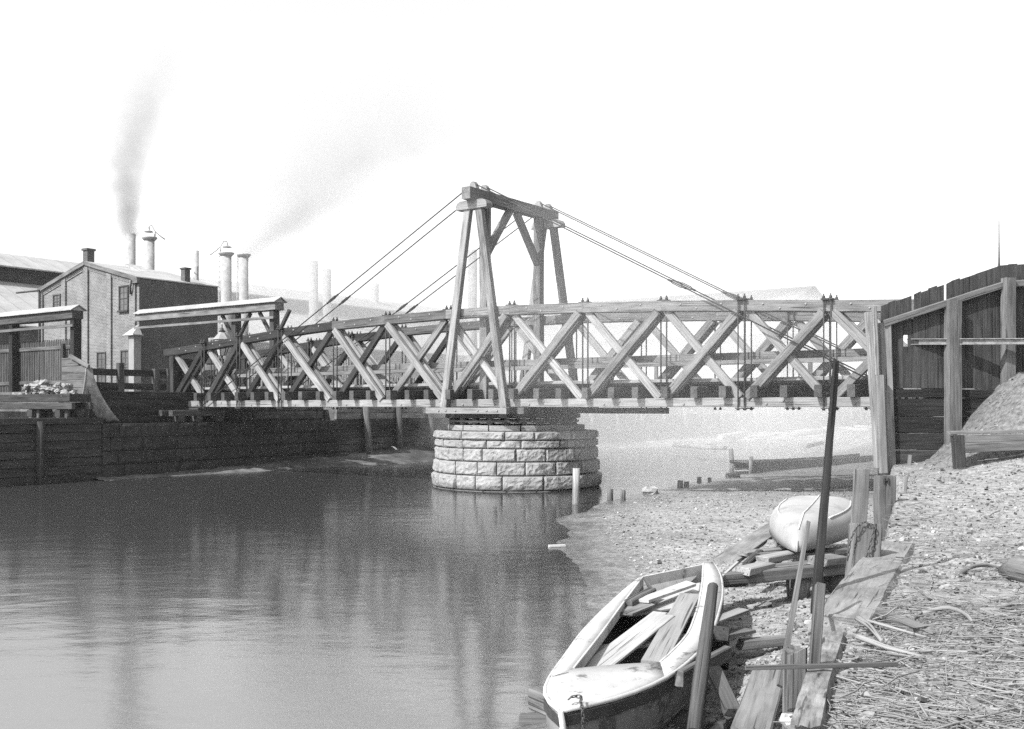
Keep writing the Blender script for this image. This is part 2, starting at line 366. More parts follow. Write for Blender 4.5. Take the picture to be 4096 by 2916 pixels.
def quay_mud(a, c):
    t = -5+60*a; top = -2.52+.28*sst(-3, 7, t)+.30*math.exp(-((t-12)/2.2)**2)+.22*math.exp(-((t-19)/3)**2)+.06*nz((t*.6, 0, 3)); w = 1.3+1.3*sst(0, 12, t)+.5*nz((t*.4, 4, 0)); s_ = -.1+w*c
    z = top+(-2.68-top)*c**.8+(.05*nz((t*1.4, s_*1.4, 2))+.05*nz((t*4, s_*4, 7)))*(1-c); return F(s_, t, z)
mudflat("mud_strip", quay_mud, 400, 26, plain("dark_quay_mud", .16, con=.6, sc=1.6, bump=.8, dist=.05))

# ================================================================= BRIDGE
UN = [700, 831, 973, 1139, 1341, 1551, 1795, 2048, 2341, 2655, 2979, 3321]      # node columns, from the left end post
VT = [1392, 1373, 1346, 1317, 1287, 1264, 1241, 1223, 1212, 1205, 1202, 1202]   # top of the upper chord at the nodes
SN = [FT(u, 1600, 0).x for u in UN]; ZT = [FT(u, v, 0).z for u, v in zip(UN, VT)]
SN.append(SN[-1]*2-SN[-2]); ZT.append(ZT[-1]-.12)
SEND = FT(3700, 1600, 0).x; WB = 3.7; SC = (SN[6]+SN[7])/2
def ztop(s):
    for i in range(len(SN)-1):
        if s <= SN[i+1]: return ZT[i]+(ZT[i+1]-ZT[i])*(s-SN[i])/(SN[i+1]-SN[i])
    return ZT[-1]
br = thing("swing_bridge", "timber truss swing bridge with braced A-frame tower and iron stay rods on a round pier", "bridge", (SC, WB/2, -.3), frame=True)
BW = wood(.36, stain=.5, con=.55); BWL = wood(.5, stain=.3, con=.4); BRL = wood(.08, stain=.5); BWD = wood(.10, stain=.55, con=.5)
def bolts(parent, pts, t, r=.036):
    me = None
    for (s, z) in pts:
        if me is None:
            b = MB(); a = V((0, 0, 0)); b.tube([a+V((0, .02, 0)), a+V((0, -.015, 0)), a+V((0, -.03, 0))], [r, r*.9, r*.35], n=8)
            me = mesh("bolt", b, IRONL, V((0, 0, 0)))
        o = bpy.data.objects.new("bolt", me); link(o); o.parent = parent; o.location = V((s, t, z))-base_of(parent)
def truss(t0, sgn):
    up = MB(); sp = [SN[0]-.55]+SN[1:-1]+[SEND]
    for a, b in zip(sp, sp[1:]):
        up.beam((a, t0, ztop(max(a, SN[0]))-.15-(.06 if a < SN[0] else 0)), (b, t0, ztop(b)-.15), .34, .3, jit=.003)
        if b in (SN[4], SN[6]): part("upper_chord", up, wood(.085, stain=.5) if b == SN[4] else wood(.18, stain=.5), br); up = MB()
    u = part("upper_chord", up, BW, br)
    lo = MB(); lo.beam((SN[0]-.5, t0, .125), (SN[3]+.4, t0, .125), .36, .25, jit=.003); lo.beam((SN[3]+.41, t0, .125), (SN[8]+.3, t0, .125), .36, .25, jit=.003); lo.beam((SN[8]+.31, t0, .125), (SEND, t0, .125), .36, .25, jit=.003)
    l = part("lower_chord", lo, BWL, br)
    if sgn < 0:
        pu, pl = [], []
        for i in range(len(SN)-1):
            w = SN[i+1]-SN[i]
            for k, f in enumerate((.25, .45, .75)):
                s = SN[i]+w*f; pu.append((s, ztop(s)-(.21 if k % 2 else .1)))
                if k < 2 or i % 3 == 0: pl.append((s+.1, .17 if k % 2 else .08))
        bolts(u, pu, t0-.17); bolts(l, pl, t0-.185)
    else:
        bolts(u, [(SN[i]+(SN[i+1]-SN[i])*f, ztop(SN[i]+(SN[i+1]-SN[i])*f)-(.1 if f < .5 else .2)) for i in range(1, 11) for f in (.3, .7)], t0-.17)
    dbl_fall = {2, 3, 4, 5, 11}                       # panels whose double brace falls towards the right
    for i in range(len(SN)-1):
        a, b = SN[i], SN[i+1]; za, zb = ztop(a)-.3, ztop(b)-.3
        fall = [(a+.12, za), (b-.12, .26)]; rise = [(a+.12, .26), (b-.12, zb)]
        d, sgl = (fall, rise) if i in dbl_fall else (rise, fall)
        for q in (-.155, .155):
            m = MB(); m.beam((d[0][0], t0+q, d[0][1]), (d[1][0], t0+q, d[1][1]), .14, .23, up=(0, 0, 1), jit=.004); part("brace", m, BWL if d is fall else BRL if i < 5 else BW, br)  # lit faces of falling braces and undersides of rising ones toned into the wood
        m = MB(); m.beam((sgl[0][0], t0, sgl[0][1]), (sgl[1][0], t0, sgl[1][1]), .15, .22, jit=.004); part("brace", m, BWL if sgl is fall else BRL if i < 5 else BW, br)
    for i in range(1, len(SN)-1):
        m = MB(); outer = i in (1, 2, 3, 10, 11); s = SN[i]
        for ds in (-.09, .09):
            for q in ((-.24, .24) if outer else (0,)):
                m.tube([(s+ds, t0+q, -.08), (s+ds, t0+q, ztop(s)+.16)], .02 if outer else .024, n=6)
                m.tube([(s+ds, t0+q, ztop(s)+.03), (s+ds, t0+q, ztop(s)+.1)], .045, n=6)
                m.tube([(s+ds, t0+q, -.09), (s+ds, t0+q, -.03)], .045, n=6)
        if outer:
            for q in (-.24, .24):
                m.beam((s-.07, t0+q*.9, .28), (s-.1, t0+q*1.05, -.06), .03, .03); m.beam((s+.07, t0+q*.9, .28), (s+.1, t0+q*1.05, -.06), .03, .03)
            m.box((s-.15, t0-.3, ztop(s)+.0), (s+.15, t0+.3, ztop(s)+.04)); m.box((s-.15, t0-.3, -.05), (s+.15, t0+.3, -.015))
        else: m.box((s-.16, t0-.13, ztop(s)), (s+.16, t0+.13, ztop(s)+.035))
        part("hanger_rod", m, IRON, br)
    for s in (SN[0]-.05,):
        m = MB(); m.box((s-.13, t0-.15, .25), (s+.13, t0+.15, ztop(SN[0])-.3)); part("end_post", m, BWD, br)
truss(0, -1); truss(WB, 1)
m = MB(); [m.beam((SN[0]-.1, .2, z), (SN[0]-.1, 1.1, z), .05, .24) for z in (.9, 1.15, 1.4, 1.65, 1.9)]; part("end_panel", m, WOODD, br)
# floor beams, deck, kerbs, rails
s = SN[0]-.75; k = 0
while s < SEND+.1:
    m = MB(); e = R.uniform(-.05, .05); m.box((s-.1, -.42+e, .25), (s+.1, WB+.42+e, .57), jit=.004); part("floor_beam", m, wood(.17, stain=.5), br); s += .86+R.uniform(-.05, .05); k += 1
m = MB(); s = SN[0]-.9
while s < SEND+.3: m.box((s, .36, .64), (s+.23, WB-.36, .70), jit=.003); s += .24
part("deck", m, wood(.3), br)
for t in (.5, 1.25, 2.4, 3.2): m = MB(); m.box((SN[0]-.9, t-.06, .57), (SEND+.2, t+.06, .64)); part("stringer", m, WOODD, br)
for t in (.34, WB-.34): m = MB(); m.box((SN[0]-.8, t-.07, .70), (SEND, t+.07, .80)); part("kerb", m, BWL, br)
for t in (.42, WB-.42):
    m = MB(); m.beam((SN[0]-.1, t, 1.4), (SN[5], t, 1.4), .06, .2); m.beam((SN[5]+.01, t, 1.4), (SN[9]+.3, t, 1.4), .06, .2); m.beam((SN[9]+.31, t, 1.4), (SEND, t, 1.4), .06, .2); part("hand_rail", m, BW if t < 1 else BWL, br)  # near rail's shade and far rail's light put into the wood colour
    for i in range(0, len(SN)-1, 2):
        m = MB(); m.box((SN[i]+.6, t+.03*(1 if t > 1 else -1)-.05, .7), (SN[i]+.72, t+.05, 1.3)); part("rail_post", m, BW, br)
# tower
TZ = 6.32
for tb, q in ((0, -.3), (WB, .3)):
    for sg in (-1, 1):
        m = MB(); sb = SN[6] if sg < 0 else SN[7]
        m.beam((sb-sg*.06, tb+q, -.05), (SC+sg*.22, tb+q, TZ+.05), .2, .25, up=(1, 0, 0), jit=.003); part("tower_leg", m, BWL if sg < 0 else BW, br)
    m = MB()
    prof = [(-.62, 0), (.62, 0), (.62, .12), (.56, .22), (.44, .27), (-.44, .27), (-.56, .22), (-.62, .12)]
    m.prism([(SC+a, tb+q-.16, TZ+b) for a, b in prof], (0, .32, 0)); part("tower_cap", m, BWL, br)
m = MB(); m.beam((SC, -.72, TZ+.46), (SC, WB+.72, TZ+.46), .34, .38, jit=.003); part("cross_beam", m, BW, br)
for t, sg in ((.3, 1), (WB-.3, -1)):
    m = MB(); m.beam((SC, t+sg*.1, TZ-1.3), (SC, t+sg*1.35, TZ+.25), .2, .22, up=(1, 0, 0)); part("knee_brace", m, BW, br)
    m = MB(); m.box((SC-.14, t-.14, .0), (SC+.14, t+.14, TZ+.26)); part("tower_post", m, BW, br)
for tb in (0, WB):
    for q in (-.3, .3):
        m = MB(); c = V((SC, tb+q, TZ+.65))
        m.prism([c+V((-.16, -.09, 0)), c+V((.16, -.09, 0)), c+V((.1, -.09, .15)), c+V((.05, -.09, .22)), c+V((-.05, -.09, .22)), c+V((-.1, -.09, .15))], (0, .18, 0)); part("saddle", m, IRONL, br)
        for sg, sb in ((-1, SN[1]), (1, SN[12])):
            a = V((SC+sg*.1, tb+q, TZ+.78)); b = V((sb, tb+q, .03)); m = MB(); m.tube([a, b], .02, n=6); m.tube([b, b+(b-a).normalized()*.2], .05, n=6)
            r = part("stay_rod", m, IRON, br)
            d = (b-a); c = a+d*(.46 if sg < 0 else .52); d.normalize(); up = V((0, 0, 1)).cross(d).cross(d).normalized()
            m = MB(); L = .24
            for g in (-.04, .04): m.tube([c-d*L, c-d*L*.6+up*g, c+d*L*.6+up*g, c+d*L], .015, n=6)
            m.tube([c-d*L*1.3, c-d*L*.75], .034, n=6); m.tube([c+d*L*.75, c+d*L*1.3], .034, n=6); part("turnbuckle", m, IRON, r)
# turntable under the bridge
m = MB()
for s in (-1.9, -1.35, -.75, .75, 1.35, 1.9): m.box((SC+s-.12, -.42, -.21), (SC+s+.12, WB+.42, -.005))
part("bearing_timber", m, WOODM, br)
m = MB(); m.beam((SC-1.75, -.55, -.12), (SC+1.5, -.55, -.12), .14, .2); part("bearing_timber", m, BWL, br); bolts(m and br.children[-1], [(SC+x, -.12) for x in (-1.2, -.9, -.5, .4, .75, 1.15)], -.63)
m = MB(); m.beam((SC+1.0, WB+.5, -.12), (SC+4.6, WB+.5, -.12), .16, .2); part("bearing_timber", m, WOODM, br)
cc = (SC, WB/2, 0)
m = MB(); m.lathe(cc, [(2.25, -.36), (2.27, -.35), (2.27, -.22), (2.2, -.215), (.3, -.215), (.3, -.36)], n=48, smooth=False); part("turntable_drum", m, WOODD, br)
for a in range(24):
    an = 2*math.pi*a/24; d = V((math.cos(an), math.sin(an), 0)); c = V(cc)+d*2.05+V((0, 0, -.47)); m = MB(); m.tube([c-d*.1, c+d*.1], .105, n=12); part("track_wheel", m, RUST, br)
m = MB()
for a in range(48):
    a0, a1 = 2*math.pi*a/48, 2*math.pi*(a+1)/48; m.beam(V(cc)+V((2.2*math.cos(a0), 2.2*math.sin(a0), -.46)), V(cc)+V((2.2*math.cos(a1), 2.2*math.sin(a1), -.46)), .04, .07, jit=0)
part("wheel_ring", m, RUST, br)

# ---- pier of rock-faced blocks
pier = thing("bridge_pier", "round pier of rough pale granite blocks standing in the river under the swing bridge", "pier", (SC, WB/2, -3.3), frame=True)
def ringblocks(zs, rad, counts, m):
    for ci in range(len(zs)-1):
        z1, z0 = zs[ci], zs[ci+1]; r0 = rad[ci]; b = MB(); n = counts[ci]; a = R.random()*6; ws = [R.uniform(.6, 1.3) for _ in range(n)]; tot = sum(ws)
        for w in ws:
            da = 2*math.pi*w/tot; g = .012/r0; sd = R.random()*100; bulge = R.uniform(.035, .075); tilt = R.uniform(-.03, .03); NU, NV = 22, 11
            def fn(x, y, a=a, da=da):
                an = a+g+(da-2*g)*x; ex = min(x, 1-x)*da*r0; ez = min(y, 1-y)*(z1-z0); e = min(1, ex/.045)*min(1, ez/.045)
                q1 = nz((an*r0*3, y*(z1-z0)*3, sd)); q2 = 1-2*abs(nz((an*r0*5, y*(z1-z0)*6, sd+9))); rr = r0+e*(bulge*(.7+.9*q1)+.035*q2+.018*nz((an*r0*16, y*(z1-z0)*16, sd)))+tilt*(x-.5)
                return V((SC+rr*math.cos(an), WB/2+rr*math.sin(an), z0+.012+(z1-z0-.024)*y))
            b.grid(fn, NU, NV, smooth=False)
            for yy in (0, 1):      # joints: top and bottom faces back to the core
                vs = []; fs = []
                for i in range(7):
                    an = a+g+(da-2*g)*i/6; z = z0+.012 if yy == 0 else z1-.012
                    vs += [(SC+r0*math.cos(an), WB/2+r0*math.sin(an), z), (SC+(r0-.35)*math.cos(an), WB/2+(r0-.35)*math.sin(an), z)]
                for i in range(6): fs.append((2*i, 2*i+2, 2*i+3, 2*i+1) if yy else (2*i, 2*i+1, 2*i+3, 2*i+2))
                b.add(vs, fs)
            for x in (0, 1):
                an = a+g+(da-2*g)*x
                b.add([(SC+q*math.cos(an), WB/2+q*math.sin(an), z) for q in (r0-.35, r0) for z in (z0+.012, z1-.012)], [(0, 1, 3, 2)])
            a += da
        part("stone_course", b, m, pier)
ringblocks([-.76, -1.03, -1.3, -1.71, -2.14, -2.60, -3.3], [2.70, 2.66, 2.68, 2.7, 2.76, 2.78], [15, 16, 19, 20, 18, 16], STONE)
m = MB(); m.lathe((SC, WB/2, 0), [(2.4, -3.3), (2.4, -.775), (.1, -.765)], n=48, smooth=False); part("core", m, STONED, pier)
m = MB()
for a in range(14):
    a0, a1 = 2*math.pi*a/14+.01, 2*math.pi*(a+1)/14-.01; m.prism([(SC+q*math.cos(x), WB/2+q*math.sin(x), -.755) for q, x in ((2.3, a0), (2.3, (a0+a1)/2), (2.3, a1), (1.7, a1), (1.7, a0))], (0, 0, .17))
part("track_timber", m, BWL, pier); pier.location += E1*.14

# ================================================================= LEFT BANK
# lower quay of stone, upper timber wall, timber bulkhead further along
def stonewall(name, label, s_face, t0, t1, zs, m, lens=(.8, 1.6), depth=.45):
    w = thing(name, label, "wall", (s_face, (t0+t1)/2, zs[-1]), frame=True)
    for ci in range(len(zs)-1):
        b = MB(); t = t0-R.random(); z1, z0 = zs[ci], zs[ci+1]
        while t < t1:
            L = R.uniform(*lens); a0, a1 = max(t, t0)+.012, min(t+L, t1)-.012; t += L
            if a1-a0 < .1: continue
            sd = R.random()*99; nu = max(3, int((a1-a0)*7))
            def fn(x, y):
                tt = a0+(a1-a0)*x; z = z0+.012+(z1-z0-.024)*y; e = min(1, min(x, 1-x)*(a1-a0)/.08)*min(1, min(y, 1-y)*(z1-z0)/.08)
                return V((s_face-.02+e*(.05+.06*nz((tt*2, z*2, sd))), tt, z))
            b.grid(fn, nu, 5, smooth=False)
            b.add([(s_face-.02, a0, z0+.012), (s_face-.02, a1, z0+.012), (s_face-.02, a1, z1-.012), (s_face-.02, a0, z1-.012), (s_face-depth, a0, z0+.012), (s_face-depth, a1, z0+.012), (s_face-depth, a1, z1-.012), (s_face-depth, a0, z1-.012)],
                  [(3, 2, 6, 7), (0, 4, 5, 1), (0, 3, 7, 4), (1, 5, 6, 2)])
        part("stone_course", b, m, w)
    return w
stonewall("quay_wall", "dark lower quay wall of coursed stone running back under the bridge's left end", -.02, -4.6, 7.35, [ZL, -1.12, -1.62, -2.12, -3.1], plain("quay_stone", .042, con=.45, sc=4, bump=.8, dist=.02))
stonewall("abutment_wall", "upper masonry abutment of smooth ashlar blocks behind the ledge at the bridge's left end", -1.02, 1.1, 7.35, [.55, .22, -.18, -.59], plain("abutment_stone", .12, con=.4, sc=4, bump=.8, dist=.02), depth=.3)
dk = thing("dock_wall", "dark timber dock wall at the far left, below the wagon", "wall", (-.3, -15, -3), frame=True)
m = MB(); z = ZL
while z > -3.0: m.box((-.42, -30, z-.29), (-.08, -4.62, z-.005)); z -= .3
part("planking", m, WOODD, dk); m = MB(); m.box((-.5, -30, ZL+.003), (.02, -4.62, ZL+.22)); part("cap_timber", m, wood(.12), dk)
for t in (-28, -24.5, -21, -17.5, -14, -10.5, -7): m = MB(); m.tube([(.05, t, -3.2), (.03, t, ZL+.1)], .14, n=9, wob=.05); part("pile", m, WOODD, dk)
uw = thing("retaining_wall", "dark horizontal plank wall holding up the road beside the bridge's left end", "wall", (-1.05, -2, ZL), frame=True)
for i in range(4):
    m = MB(); z = ZL+.005+i*.3; m.box((-1.12+R.uniform(0, .02), -4.5, z), (-1.0, 1.08, z+.29)); part("plank", m, wood(.09, con=.6, stain=.6), uw)
bk = thing("timber_bulkhead", "long weathered timber bulkhead with upright piles lining the left bank beyond the stone quay", "wall", (-.3, 40, -3.2), frame=True)
BKM = wood(.2, stain=.65, con=.6)
zt = .02
for i in range(10):
    m = MB(); z = zt-i*.3; t = 7.42
    while t < 150: L = R.uniform(4, 7); m.box((-.42, t, z-.29), (-.26+R.uniform(-.02, .02), t+L-.02, z), jit=.004); t += L
    part("planking", m, wood(.46, stain=.5) if i < 2 else wood(.12, stain=.6) if i < 5 else BKM, bk)
t = 9.2; k = 0
while t < 150:
    m = MB(); l = R.uniform(-.35, .12) if k < 4 else R.uniform(-.1, .1); m.tube([(.1+l*.2, t+l, -3.2), (-.02, t+l*.4, -1.4), (-.13, t, .05+R.uniform(-.1, .05))], [.19, .17, .15], n=9, wob=.05); part("pile", m, wood(.24, stain=.6), bk); t += 2.35 if t < 16 else 3.4; k += 1
# wing wall with torn sheathing
t0 = -4.62; a = FT(245, 1690, t0); bq = FT(352, 1690, t0); top = FT(258, 1432, t0).z
ww = thing("wing_wall", "pale planked wing wall with a torn curved sheathing at its right edge, beside the loaded wagon", "wall", (bq.x, t0, ZL), frame=True)
m = MB(); zz = ZL; pts = [FT(u, v, t0) for u, v in ((272, 1434), (300, 1434), (356, 1475))]
i = 0
while zz < top-.02:
    z1 = min(zz+R.uniform(.22, .3), top); x0 = FT(240 if zz < 1.0 else 252, 1500, t0).x; x1 = bq.x+.05
    if z1 > pts[2].z: x1 = min(x1, pts[1].x+(pts[2].x-pts[1].x)*max(0, (top-z1+.08)/(top-pts[2].z)))
    m.box((x0, t0-.05+R.uniform(-.01, .01), zz), (x1, t0+.03, z1-.008)); zz = z1
part("planking", m, wood(.34, con=.3, stain=.45), ww)
m = MB(); q0 = FT(293, 1425, t0); q1 = FT(368, 1467, t0); m.beam(q0+V((0, -.12, 0)), q1+V((0, -.12, 0)), .1, .14); part("coping", m, wood(.3), ww)
def sheet(x, y):
    zt_, zb = FT(352, 1470, t0).z, ZL-.02; z = zt_+(zb-zt_)*y; w = .14+1.15*y**1.6; cur = .42*y**2.4
    jag = .12*abs(math.sin(x*13))*max(0, y-.85)/.15
    return V((bq.x+.02-cur*(1-x)*1.3+.14*x, t0-.06-.18*(1-x)*y+w*x*1.0, z+jag+.03*math.sin(x*21)*y))
m = MB(); m.grid(sheet, 18, 16); o = part("sheathing", m, plain("torn_sheathing", .34, con=.45, sc=6), ww); sm = o.modifiers.new("thickness", 'SOLIDIFY'); sm.thickness = .035
m = MB(); m.tube([sheet(0, y/10)+V((.01, -.02, 0)) for y in range(11)], .03, n=6); part("edge_strip", m, WOODW, ww)
# road fence on the upper level
rf = thing("rail_fence", "dark two-rail timber fence along the road edge left of the bridge", "fence", (-1.3, -2, ZU), frame=True)
for u0, u1, vt, vb in ((365, 697, 1474, 1500), (365, 697, 1530, 1552)):
    m = MB(); p, q = FS(u0, (vt+vb)/2, -1.35), FS(u1-35, (vt+vb)/2+8, -1.35); m.beam(p, q, .07, .25); part("rail", m, wood(.09), rf)
for u, vt in ((482, 1452), (624, 1475)):
    p = FS(u, vt, -1.3); m = MB(); m.box((p.x-.12, p.y-.12, ZU), (p.x+.1, p.y+.12, p.z)); part("post", m, WOODM, rf)
gt = thing("board_gate", "small weathered three-board gate panel between the rail fence and the bridge end", "gate", FS(650, 1560, -1.3), frame=True)
for v in (1482, 1505, 1530): p, q = FS(637, v, -1.32), FS(668, v, -1.32); m = MB(); m.beam(p, q, .05, .16); part("board", m, wood(.16), gt)
p = FS(672, 1475, -1.25); m = MB(); m.box((p.x-.05, p.y-.06, ZU), (p.x+.05, p.y+.06, p.z)); part("post", m, WOODM, gt)
p = FS(407, 1556, -1.5); m = MB(); m.beam(p+V((0, -.55, -.02)), p+V((0, .5, -.02)), .28, .24, ends=.04); solo("timber_baulk", m, wood(.13), "short squared dark timber lying on the road edge behind the rail fence", "timber", frame=True)
# timber crib under the bridge end
cr = thing("timber_crib", "stack of squared timbers on the ledge under the bridge's left end", "crib", (-.6, -.4, ZL), frame=True)
for (s0, s1, t0_, t1, z0, z1) in ((-1.0, -.15, -1.2, -.98, ZL+.01, -.36), (-1.0, -.15, -.35, -.12, ZL+.01, -.36), (-.95, -.1, .6, .85, ZL+.01, -.36), (-.85, -.6, -1.7, 1.0, -.355, -.12), (-.45, -.2, -1.5, 1.0, -.355, -.12), (-1.0, -.1, -.28, .28, -.115, -.03)):
    m = MB(); m.box((s0, t0_, z0), (s1, t1, z1)); part("timber", m, wood(.16, con=.6), cr)

# ---- wagon with rocks on the dock
wg = thing("stone_wagon", "dark flat wagon heaped with pale broken stone at the left edge of the photo", "wagon", (-2, -7, ZL), frame=True)
ta = -6.0
p0, p1 = FT(-250, 1600, ta), FT(278, 1600, ta); zb = [FT(278, v, ta).z for v in (1575, 1607, 1610, 1637)]
WD = wood(.10, con=.6)
m = MB(); m.box((p0.x, ta, zb[1]), (p1.x, ta+.07, zb[0])); m.box((p0.x, ta+.75, zb[1]), (p1.x, ta+.82, zb[0])); m.box((p1.x-.07, ta+.08, zb[1]), (p1.x, ta+.74, zb[0])); m.box((p0.x, ta+.08, zb[1]), (p1.x-.08, ta+.74, zb[1]+.06)); part("body", m, WD, wg)
m = MB(); m.box((p0.x, ta-.03, zb[3]), (p1.x+.18, ta+.1, zb[2])); m.box((p0.x, ta+.66, zb[3]), (p1.x+.18, ta+.80, zb[2])); part("sill", m, wood(.12), wg)
for sx in (p1.x-.75, p1.x-2.6):
    for tt in (ta+.2, ta+.62):
        m = MB(); c = V((sx, tt, ZL+.34)); m.tube([c+V((0, -.06, 0)), c+V((0, .06, 0))], .36, n=22); m.tube([c+V((0, -.09, 0)), c+V((0, -.06, 0))], [.1, .13], n=12); part("wheel", m, RUST, wg)
    m = MB(); m.box((sx-.16, ta-.02, ZL+.24), (sx+.16, ta+.12, ZL+.5)); part("axle_box", m, IRON, wg)
i = 0
for k in range(85):
    f = k/79; s = p1.x-.45-R.random()*3.6; t = ta+.15+R.random()*.6; hz = .62*math.exp(-((s-(p1.x-2.7))/.8)**2)+.45*math.exp(-((s-(p1.x-1.25))/.5)**2)+.03
    z = zb[0]-.08+R.random()*hz; r = R.uniform(.07, .17)
    m = MB(); m.lump((s, t, z), (r*1.2, r, r*.75), seed=k, n=7, m=5, rough=.5, rot=R.random()*3)
    solo("rubble_stone", m, plain("broken_stone", .3, con=.25, sc=9), "pale broken stone in the heap on the wagon", "stone", frame=True, group="broken stones heaped on the wagon")

# ---- picket fence and roofed beams
pf = thing("picket_fence", "tall picket fence of pointed pales beside the brick building", "fence", (-14, .9, ZU), frame=True)
PT = .9; x0 = FT(-60, 1400, PT).x; x1 = FT(303, 1400, PT).x; ztp = FT(300, 1352, PT).z
m = MB(); s = x0
while s < x1: m.prism([(s, PT, ZU), (s+.085, PT, ZU), (s+.085, PT, ztp-.12), (s+.043, PT, ztp), (s, PT, ztp-.12)], (0, .03, 0)); s += .155
part("pale", m, wood(.24), pf)
for v in (1388, 1528):
    z = FT(280, v, PT).z; m = MB(); m.beam((x0, PT-.04, z), (x1, PT-.04, z), .05, .17); part("rail", m, wood(.3), pf)
m = MB(); p = FT(262, 1375, PT); m.box((p.x-.1, PT-.2, ZU), (p.x+.1, PT-.07, p.z)); part("post", m, wood(.18), pf)
def roofed_beam(name, label, t, ends, posts, z_ridge, rail, mw, mlit, knees=False):
    a = thing(name, label, "hoist beam", (ends[1], t, ZU), frame=True)
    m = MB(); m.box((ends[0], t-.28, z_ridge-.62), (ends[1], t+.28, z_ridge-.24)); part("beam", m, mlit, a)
    m = MB()
    for sg in (-1, 1): m.prism([(ends[0], t, z_ridge), (ends[1]+.12, t, z_ridge), (ends[1]+.12, t+sg*.4, z_ridge-.24), (ends[0], t+sg*.4, z_ridge-.24)], (0, 0, .04))
    m.prism([(ends[1]+.02, t-.34, z_ridge-.24), (ends[1]+.02, t+.34, z_ridge-.24), (ends[1]+.02, t, z_ridge-.02)], (.04, 0, 0)); part("roof", m, plain("board_roof", .36, con=.25, sc=5), a)
    for s in posts:
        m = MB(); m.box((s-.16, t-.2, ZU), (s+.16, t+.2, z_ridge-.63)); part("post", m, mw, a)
        if knees:
            for sg in (-1, 1): m = MB(); m.beam((s+sg*.12, t, z_ridge-2.0), (s+sg*1.1, t, z_ridge-.66), .16, .16); part("knee_brace", m, mw, a)
    if rail:
        m = MB(); m.beam((ends[0], t-.32, z_ridge-rail), (posts[-1]+.3, t-.32, z_ridge-rail), .06, .13); part("rail", m, mlit, a)
    return a
TA = .7; e = FT(311, 1222, TA)
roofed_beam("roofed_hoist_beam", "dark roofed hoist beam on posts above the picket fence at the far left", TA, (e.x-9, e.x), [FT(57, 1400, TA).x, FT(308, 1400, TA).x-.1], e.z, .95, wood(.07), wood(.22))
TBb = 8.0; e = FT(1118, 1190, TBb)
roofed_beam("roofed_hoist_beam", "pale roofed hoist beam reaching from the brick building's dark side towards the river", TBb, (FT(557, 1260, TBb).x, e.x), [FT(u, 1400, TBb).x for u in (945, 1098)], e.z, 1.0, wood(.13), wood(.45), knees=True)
o = C.objects[-1]

# ---- brick building
bc = FT(557, 1106, 8.9); BS, BT = bc.x, 8.9
bl = FT(165, 1159, BT); BL = BS-bl.x
bd = FS(871, 1137, BS).y-BT
EZ = FT(557, 1112, BT).z; RZ = FT(346, 1050, BT).z; RS = FT(346, 1050, BT).x
bb = thing("brick_building", "two-storey brick building with a lit gable end, shaded river side and low metal roof", "building", (BS, BT, ZU), frame=True)
BG = brickmat("sun_tone_brick", .10, .22, 's'); BSd = brickmat("shade_tone_brick", .055, .09, 't')  # same brick: gable lighter, side darker, sun and shade put into the colour
def gz(s): return EZ+(RZ-EZ)*(1-abs(s-RS)/(BS-RS if s > RS else RS-(BS-BL)))
m = MB(); x0, x1 = BS-BL, BS
m.add([(x0, BT+.01, ZU), (x1-.02, BT+.01, ZU), (x1-.02, BT+.01, EZ), (RS, BT+.01, RZ), (x0, BT+.01, EZ-.0)], [(0, 1, 2, 3, 4)])
pw = [(x0, .28), (FT(258, 1300, BT).x, .45), (FT(347, 1300, BT).x, .45), (FT(440, 1300, BT).x, .45), (BS-.55, .55)]
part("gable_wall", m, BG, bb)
for s, w in pw:
    m = MB(); a = max(s-w/2, x0) if s > x0 else x0; b_ = min(a+w, x1); m.prism([(a, BT-.1, ZU), (b_, BT-.1, ZU), (b_, BT-.1, gz(b_)-.12), (a, BT-.1, gz(a)-.12)], (0, .105, 0)); part("pilaster", m, BG, bb)
for (a, b_) in zip(pw, pw[1:]):     # stepped brick cornice under the verge between the pilasters
    for k in range(3):
        m = MB(); p, q = a[0]+a[1]/2, b_[0]-b_[1]/2
        if p < RS < q: continue
        m.prism([(p, BT-.09+.025*k, gz(p)-.22-.1*k), (q, BT-.09+.025*k, gz(q)-.22-.1*k), (q, BT-.09+.025*k, gz(q)-.12-.1*k), (p, BT-.09+.025*k, gz(p)-.12-.1*k)], (0, .1, 0)); part("cornice", m, BG, bb)
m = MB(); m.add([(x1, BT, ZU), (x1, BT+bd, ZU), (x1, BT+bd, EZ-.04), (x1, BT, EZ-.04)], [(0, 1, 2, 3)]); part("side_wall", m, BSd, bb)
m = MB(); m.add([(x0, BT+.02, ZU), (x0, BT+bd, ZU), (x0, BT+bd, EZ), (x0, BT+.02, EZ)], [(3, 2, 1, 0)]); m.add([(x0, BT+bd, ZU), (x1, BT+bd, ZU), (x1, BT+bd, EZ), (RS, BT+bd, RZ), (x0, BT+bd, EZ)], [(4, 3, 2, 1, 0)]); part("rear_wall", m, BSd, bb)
m = MB()
for sx in (x0-.12, x1+.02): m.prism([(RS, BT-.14, RZ), (sx, BT-.14, EZ), (sx, BT+bd+.05, EZ), (RS, BT+bd+.05, RZ)], (0, 0, .07))
part("roof", m, seamroof("tin_roof", .36, 1, .55), bb)
m = MB()
for sx in (x0-.12, x1-.02): m.beam((RS, BT-.17, RZ-.05), (sx, BT-.17, EZ-.05), .06, .24)
part("verge_board", m, wood(.3), bb)
m = MB(); m.box((x1-.5, BT-.2, EZ-.3), (x1+.06, BT-.02, EZ+.02)); part("cornice", m, wood(.3), bb)
m = MB(); m.tube([(x1-.45, BT-.2, EZ-.1), (x1-.5, BT-.25, EZ-.5), (x1-.6, BT-.16, EZ-.9)], .06, n=8); part("downpipe", m, IRON, bb)
